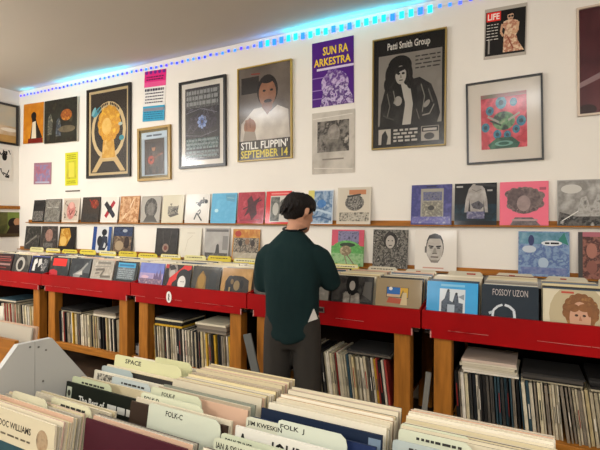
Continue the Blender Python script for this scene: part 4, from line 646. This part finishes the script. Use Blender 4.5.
# second bin further back on the left, seen past the gable
e = empty('wooden_record_bin', (-2.4, 1.4, 0)); tag(e, 'orange wooden record bin beyond the grey gable panel at left', 'record bin')
BX0, BX1, BY0, BY1 = -2.78, -2.06, 1.19, 1.37
def wb(name, x0, y0, z0, x1, y1, z1, M=WOODV): mb = MB(); mb.box(x0 + 2.4, y0 - 1.4, z0, x1 + 2.4, y1 - 1.4, z1, M); mb.build(name, e)
wb('side_panel', BX0, BY0, .1, BX0 + .02, BY1, .88); wb('side_panel', BX1 - .02, BY0, .1, BX1, BY1, .88)
wb('front_board', BX0 + .0205, BY0, .5, BX1 - .0205, BY0 + .018, .95, WOODH); wb('back_board', BX0 + .0205, BY1 - .018, .5, BX1 - .0205, BY1, .85, WOODH)
wb('bin_floor', BX0 + .0205, BY0 + .019, .66, BX1 - .0205, BY1 - .019, .678, DARKW)
for x in (BX0 + .022, BX1 - .072):
    for y in (BY0 + .02, BY1 - .069): wb('leg', x, y, 0, x + .05, y + .05, .658)
r = random.Random(91)
for k, X in enumerate((-2.595, -2.245)):
    y = BY0 + .05
    while y < BY1 - .075:
        c = r.choice(IE); mb = MB(); t = r.uniform(.006, .012); w = .31
        mb.box(-w / 2, -t, 0, w / 2, 0, .315 + r.uniform(-.004, .008), mat(c, rough=.55, coat=.1)); o = mb.build('island_record'); o.location = (X, y, .6786); o.rotation_euler = (-math.radians(8), 0, 0)
        tag(o, '%s record sleeve filed in the orange wooden bin at left' % NAMES[c], 'record', '%s sleeves in the wooden bin at left' % NAMES[c]); y += r.uniform(.022, .034)
mb = MB(); mb.box(-.15, -.003, 0, .15, 0, .37, mat('d6d2c4', rough=.5)); art(mb, lines(1, .2, .89, .8, .96, .05, '3a3632', 17), -.15, 0, .3, .37, -.003, 0)
o = mb.build('divider_card'); o.location = (-2.6, BY1 - .06, .6786); o.rotation_euler = (-math.radians(6), 0, 0); tag(o, 'white divider card with black writing in the wooden bin at left', 'divider card')

# ------------------------------------------------------------------ LED strip along the ceiling line
e = empty('led_light_strip', ((WALL_L + 1) / 2, WALL_Y, CEIL - .062)); tag(e, 'strip of glowing blue LED lights along the top of the wall', 'light strip')
X0 = WALL_L + .02; X1 = .62; ox = (WALL_L + 1) / 2
mb = MB(); mb.box(X0 - ox, -.004, -.006, X1 - ox, -.001, .006, mat('d8d4cc', rough=.5)); mb.build('strip', e)
LC = ['3a50ff', '5a48ff', '3a88ff', '5068ff']; LCY = ['18a8ff', '20d0ff', '2a70ff']
NL = 90; me = {}
r = random.Random(3)
for i in range(NL):
    x = X0 + .03 + (X1 - X0 - .06) * i / (NL - 1); bunch = -2.45 < x < -.75
    c = r.choice(LCY if bunch else LC)
    if (c, bunch) not in me:
        bmb = MB(); hh = .030 if bunch else .013; ww = .019 if bunch else .013; bmb.box(-ww, -.012, -hh, ww, -.0045, hh, mat(c, emit=1.6 if bunch else 1.0)); o = bmb.build('led', e); me[(c, bunch)] = o.data
    else: o = bpy.data.objects.new('led', me[(c, bunch)]); COL.objects.link(o); o.parent = e
    o.location = (x - ox, 0, r.uniform(-.006, .006))

def area(name, loc, rot, sx, sy, power, col, spread=180):
    l = bpy.data.lights.new(name, 'AREA'); l.shape = 'RECTANGLE'; l.size = sx; l.size_y = sy; l.energy = power; l.color = col; l.spread = math.radians(spread)
    o = bpy.data.objects.new(name, l); o.location = loc; o.rotation_euler = rot; COL.objects.link(o); return o
# glow of the strip on the ceiling: brighter where the strip bunches up
def glow_at(x): return .04 + .85 * math.exp(-((x + 4.95) / .62) ** 2) + 1.0 * math.exp(-((x + 1.55) / .62) ** 2) + .35 * math.exp(-((x + 6.35) / .25) ** 2)
for i in range(26):
    x = X0 + .1 + (X1 - X0 - .2) * (i + .5) / 26; g = glow_at(x)
    area('led_glow', (x, WALL_Y - .035, CEIL - .055), (math.radians(205), 0, 0), .29, .02, .42 * g, (.05, .62, 1) if g > .3 else (.15, .4, 1), 150)

# ------------------------------------------------------------------ room lamps: two ceiling panels near the wall, plus unseen fill lights added to brighten ceiling and left wall
WARM = (.985, 1, 1.01)
for (x, y, p) in ((-3.95, 1.3, 20), (-.13, .3, 24)):
    area('ceiling_lamp', (x, y, CEIL - .05), (0, 0, 0), .7, .5, p, WARM)
for (x, y, z, p) in ((-1.6, -2.0, 2.65, 95), (-5.3, -.8, 2.5, 120), (-5.9, .9, 2.5, 75), (1.9, -1.7, 2.6, 90)):
    l = bpy.data.lights.new('fill_light', 'POINT'); l.energy = p; l.color = WARM; l.shadow_soft_size = .22
    o = bpy.data.objects.new('fill_light', l); o.location = (x, y, z); COL.objects.link(o)

# ------------------------------------------------------------------ the shopper
exec_person = True
PX, PY = -1.36, 2.50
YAW = math.radians(14)
person = empty('person', (PX, PY, 0), (0, 0, YAW)); tag(person, 'person in dark green sweatshirt and charcoal trousers seen from behind at the red counter', 'person')
SKIN = mat('b98c72', rough=.55); HAIR = mat('1f1713', rough=.6, vary=.4, vscale=60, bump=.6, bscale=90, stretch=(3, 3, .5))
CLOTH = mat('1c3131', rough=.9, spec=.15, vary=.25, vscale=3, bump=.8, bscale=8, stretch=(1, 1, .5)); TROU = mat('403c37', rough=.9, spec=.15, vary=.2, vscale=4, bump=.35, bscale=8, stretch=(1.4, 1.4, .35))
def skin_body(name, verts, edges, M, parent, lv=2, root=0):
    me = bpy.data.meshes.new(name); me.from_pydata([v[:3] for v in verts], edges, []); o = bpy.data.objects.new(name, me); COL.objects.link(o); o.parent = parent
    me.materials.append(M); o.modifiers.new('skin', 'SKIN')
    if not me.skin_vertices: me.attributes.new('skin', 'FLOAT', 'POINT') if False else None
    if me.skin_vertices:
        for i, v in enumerate(verts): me.skin_vertices[0].data[i].radius = (v[3], v[4] if len(v) > 4 else v[3]); me.skin_vertices[0].data[i].use_root = (i == root)
    o.modifiers['skin'].use_smooth_shade = True
    s = o.modifiers.new('sub', 'SUBSURF'); s.levels = lv; s.render_levels = lv
    return o
def ell(c, rx, ry, n=20, zt=None, ax=None, p=2.3):
    """ring of a superellipse around c in the plane normal to ax"""
    c = Vector(c); ax = Vector(ax or (0, 0, 1)).normalized(); u = Vector((1, 0, 0)); 
    if abs(ax.dot(u)) > .9: u = Vector((0, 1, 0))
    v = ax.cross(u).normalized(); u = v.cross(ax).normalized(); out = []
    for i in range(n):
        a = 2 * math.pi * i / n; ca, sa = math.cos(a), math.sin(a)
        out.append(c + u * (rx * math.copysign(abs(ca) ** (2 / p), ca)) + v * (ry * math.copysign(abs(sa) ** (2 / p), sa)))
    return out
def tube(mb, pts, rads, M, n=16):
    P = [Vector(p) for p in pts]; rings = []
    for i, p in enumerate(P):
        d = (P[min(i + 1, len(P) - 1)] - P[max(i - 1, 0)]); r_ = rads[i]; rx, ry = r_ if isinstance(r_, tuple) else (r_, r_)
        rings.append(ell(p, rx, ry, n, ax=d, p=2))
    mb.loft(rings, M)
def remesh(o, vox, it=6, f=.5):
    m1 = o.modifiers.new('remesh', 'REMESH'); m1.mode = 'VOXEL'; m1.voxel_size = vox; m1.use_smooth_shade = True
    m2 = o.modifiers.new('smooth', 'SMOOTH'); m2.iterations = it; m2.factor = f
# body under the clothes: legs, trunk, neck, head, arms; one continuous surface
LS, LE, LWR = Vector((-.150, -.02, 1.325)), Vector((-.205, .04, 1.09)), Vector((-.12, .30, 1.12))
RS, RE, RWR = Vector((.150, -.02, 1.325)), Vector((.236, .08, 1.11)), Vector((.20, .315, 1.125))
body = MB()
tube(body, [(0, 0, .84), (0, 0, 1.0), (0, -.01, 1.2), (0, -.02, 1.31), (0, -.01, 1.385)], [(.12, .085), (.12, .085), (.13, .085), (.11, .07), (.05, .05)], SKIN)
tube(body, [(0, -.012, 1.38), (.008, .005, 1.43), (.02, .02, 1.48)], [.058, .054, .056], SKIN)
for s, S, E_, W_ in ((-1, LS, LE, LWR), (1, RS, RE, RWR)):
    tube(body, [Vector((s * .07, -.02, 1.30)), S + Vector((-s * .015, 0, -.05)), (S + E_) / 2, E_, (E_ + W_) / 2, W_], [.05, .045, .042, .04, .036, .027], SKIN)
    tube(body, [(s * .085, 0, .9), (s * .1, .0, .75), (s * .105, .01, .48), (s * .11, 0, .3), (s * .11, -.01, .08)], [.09, .082, .056, .054, .04], SKIN)
    tube(body, [(s * .11, -.05, .055), (s * .112, .06, .045), (s * .115, .15, .035)], [.035, .036, .025], SKIN)
# head: turned right and down
HR = Matrix.Rotation(math.radians(-42), 4, 'Z') @ Matrix.Rotation(math.radians(-16), 4, 'X'); HC = Vector((.03, .04, 1.556))
def hp(p): return HC + (HR @ Vector(p))
hr = []
for (zz, yy, rx, ry) in ((-.118, .055, .03, .03), (-.10, .04, .052, .06), (-.06, .02, .064, .08), (-.02, .005, .072, .092), (.03, 0, .075, .096), (.07, -.005, .066, .083), (.1, -.005, .04, .05), (.11, -.005, .012, .015)):
    hr.append([hp(q) for q in ell((0, yy, zz), rx, ry, 20, p=2.1)])
body.loft(hr, SKIN)
tube(body, [hp((0, .098, .01)), hp((0, .112, -.025)), hp((0, .095, -.04))], [.008, .013, .008], SKIN, 8)
for s in (-1, 1): tube(body, [hp((s * .074, .0, .028)), hp((s * .104, -.010, .016)), hp((s * .102, -.008, -.014)), hp((s * .07, .004, -.034))], [(.012, .008), (.018, .009), (.015, .008), (.01, .008)], SKIN, 8)
# hands with fingers closed on the records
def hand(W_, d, up, side, curl):
    d = d.normalized(); pal = W_ + d * .045
    tube(body, [W_ - d * .01, W_ + d * .03, W_ + d * .085], [(.022, .028), (.017, .04), (.013, .04)], SKIN, 10)
    sd = d.cross(up).normalized()
    for k, L in enumerate((.062, .07, .066, .052)):
        b0 = W_ + d * .075 + sd * (-.03 + .02 * k); b1 = b0 + d * (L * .5) - up * (L * .12 * curl); b2 = b1 + d * (L * .22) - up * (L * .4 * curl); b3 = b2 - up * (L * .35 * curl)
        tube(body, [b0, b1, b2, b3], [.0095, .009, .0085, .007], SKIN, 8)
    t0 = W_ + d * .03 + sd * (side * .034); t1 = t0 + d * .03 + sd * (side * .022) - up * .01; t2 = t1 + d * .03 - up * .015
    tube(body, [t0, t1, t2], [.012, .0105, .008], SKIN, 8)
hand(LWR, Vector((.25, 1, -.05)), UP, 1, 1.0); hand(RWR, Vector((-.1, 1, -.05)), UP, -1, 1.0)
bo = body.build('body', person); remesh(bo, .0055, 3, .4)
# face details
fm = MB()
for s in (-1, 1):
    fm.loft([[hp(q) for q in ell((s * .03, .088 + dy, .012), rr, rr * .55, 10, ax=(0, 1, 0), p=2)] for dy, rr in ((-.004, .014), (.004, .012), (.006, .004))], mat('e0d8d0', rough=.3))
    fm.loft([[hp(q) for q in ell((s * .03, .0945 + dy, .012), rr, rr, 8, ax=(0, 1, 0), p=2)] for dy, rr in ((-.002, .006), (.001, .005))], mat('2a1c14', rough=.3))
fm.build('eyes', person)
mm = MB(); tube(mm, [hp((-.024, .088, -.068)), hp((0, .097, -.068)), hp((.024, .088, -.068))], [.004, .006, .004], mat('9a5f52', rough=.5), 8); mm.build('mouth', person)
# hair: cap over the head, thicker on top and behind, with short locks
hb = MB(); rr_ = []
for (zz, yy, rx, ry) in ((-.062, -.055, .045, .03), (-.035, -.035, .074, .066), (.0, -.022, .092, .092), (.03, -.014, .099, .104), (.06, -.006, .100, .11), (.09, -.004, .09, .1), (.112, -.004, .066, .076), (.124, -.006, .03, .035)):
    rr_.append([hp(q) for q in ell((0, yy, zz), rx, ry, 24, p=2.1)])
hb.loft(rr_, HAIR)
r = random.Random(8)
for i in range(150):
    a = r.uniform(0, 2 * math.pi); z = r.uniform(-.03, .12); k = math.sqrt(max(.05, 1 - ((z - .03) / .105) ** 2)) if z > .03 else 1
    if math.sin(a) > .5 and z < .05: continue
    p = Vector((.094 * k * math.cos(a), -.008 + .104 * k * math.sin(a), z)); d = Vector((math.cos(a) * .35, math.sin(a) * .35, -1)).normalized(); L = r.uniform(.025, .045)
    if z < .0 and math.sin(a) > -.35: continue
    if z < .045 and abs(math.cos(a)) > .7: continue
    tube(hb, [hp(p), hp(p + d * L * .5 + p * .03), hp(p + d * L)], [.010, .009, .003], HAIR, 6)
ho = hb.build('hair', person); remesh(ho, .005, 1, .3)
# sweatshirt
sb = MB()
tors = [(0, .0, .735, .164, .132), (0, .0, .77, .168, .132), (0, .0, .81, .168, .13), (0, .0, .87, .170, .127), (0, .0, .95, .172, .125), (0, -.005, 1.05, .172, .122), (0, -.012, 1.15, .178, .12), (0, -.02, 1.25, .185, .115), (0, -.022, 1.31, .176, .108), (0, -.02, 1.35, .150, .098), (0, -.016, 1.39, .112, .084), (0, -.01, 1.425, .076, .068), (0, -.004, 1.44, .068, .064)]
def hemmed(ring, z):
    # the hem dips at the back and front and rises at the side seams
    k = max(0, min(1, (.95 - z) / .215)); return [Vector((p.x, p.y, p.z + k * .085 * min(1, abs(p.x) / .165) ** 2)) for p in ring]
sb.loft([hemmed(ell((x, y, z), rx, ry, 36, p=2.4), z) for x, y, z, rx, ry in tors], CLOTH)
for s, S, E_, W_ in ((-1, LS, LE, LWR), (1, RS, RE, RWR)):
    tube(sb, [S + Vector((-s * .07, 0, -.005)), S + Vector((-s * .015, 0, -.03)), S * .72 + E_ * .28 + Vector((s * .004, -.004, 0)), (S + E_) / 2 + Vector((s * .006, -.008, 0)), E_ + Vector((0, -.01, 0)), (E_ + W_) / 2 + Vector((0, 0, -.01)), W_ - (W_ - E_).normalized() * .03, W_ - (W_ - E_).normalized() * .005], [.055, .070, .074, .073, .068, .06, .05, .04], CLOTH, 18)
so = sb.build('sweatshirt', person); remesh(so, .010, 10, .5)
# white shirt corner showing at the right hip
wm = MB(); a_ = [Vector((.128, -.118, .885)), Vector((.178, -.085, .90)), Vector((.160, -.112, .965))]
wm.loft([[p for p in a_], [p + Vector((.004, .012, 0)) for p in a_]], mat('d8d4cc', rough=.8), smooth=False); wm.build('shirt_tail', person)
# trousers
tb = MB()
tb.loft([ell((0, 0, z), rx, ry, 24, p=2.4) for z, rx, ry in ((.98, .155, .105), (.9, .175, .122), (.82, .182, .128), (.75, .178, .12), (.70, .165, .1))], TROU)
for s in (-1, 1):
    tube(tb, [(s * .09, 0, .86), (s * .093, 0, .74), (s * .098, 0, .6), (s * .103, .005, .45), (s * .106, 0, .3), (s * .108, -.005, .14), (s * .109, 0, .06)], [(.092, .11), (.094, .108), (.092, .098), (.088, .092), (.085, .09), (.084, .092), (.08, .092)], TROU, 20)
to = tb.build('trousers', person); remesh(to, .011, 5, .5)
for s in (-1, 1):
    sh = MB(); sh.loft([ell((s * .112, y, z), rx, rz, 14, ax=(0, 1, 0), p=2.5) for y, z, rx, rz in ((-.075, .05, .022, .03), (-.06, .052, .038, .048), (0, .05, .042, .048), (.08, .042, .047, .04), (.15, .034, .046, .032), (.185, .025, .03, .02))], mat('1c1a1a', rough=.6)); sh.build('shoe', person)
# black headphone band resting round the neck
nb = MB(); ring = []
for i in range(21):
    a = math.radians(150 + 240 * i / 20); ring.append((.012 + .074 * math.cos(a), .008 + .076 * math.sin(a), 1.452 + .012 * math.sin(a)))
tube(nb, ring, [(.008, .006)] * 21, mat('0e0e10', rough=.4), 10); nb.build('neck_band', person)

# ------------------------------------------------------------------ world and view
W = bpy.data.worlds.new('world'); SC.world = W; W.use_nodes = True
W.node_tree.nodes['Background'].inputs[0].default_value = (1, .95, .88, 1); W.node_tree.nodes['Background'].inputs[1].default_value = .02
vs = SC.view_settings; vs.view_transform = 'Standard'; vs.look = 'None'; vs.gamma = 1; vs.use_curve_mapping = False; vs.exposure = 0.55
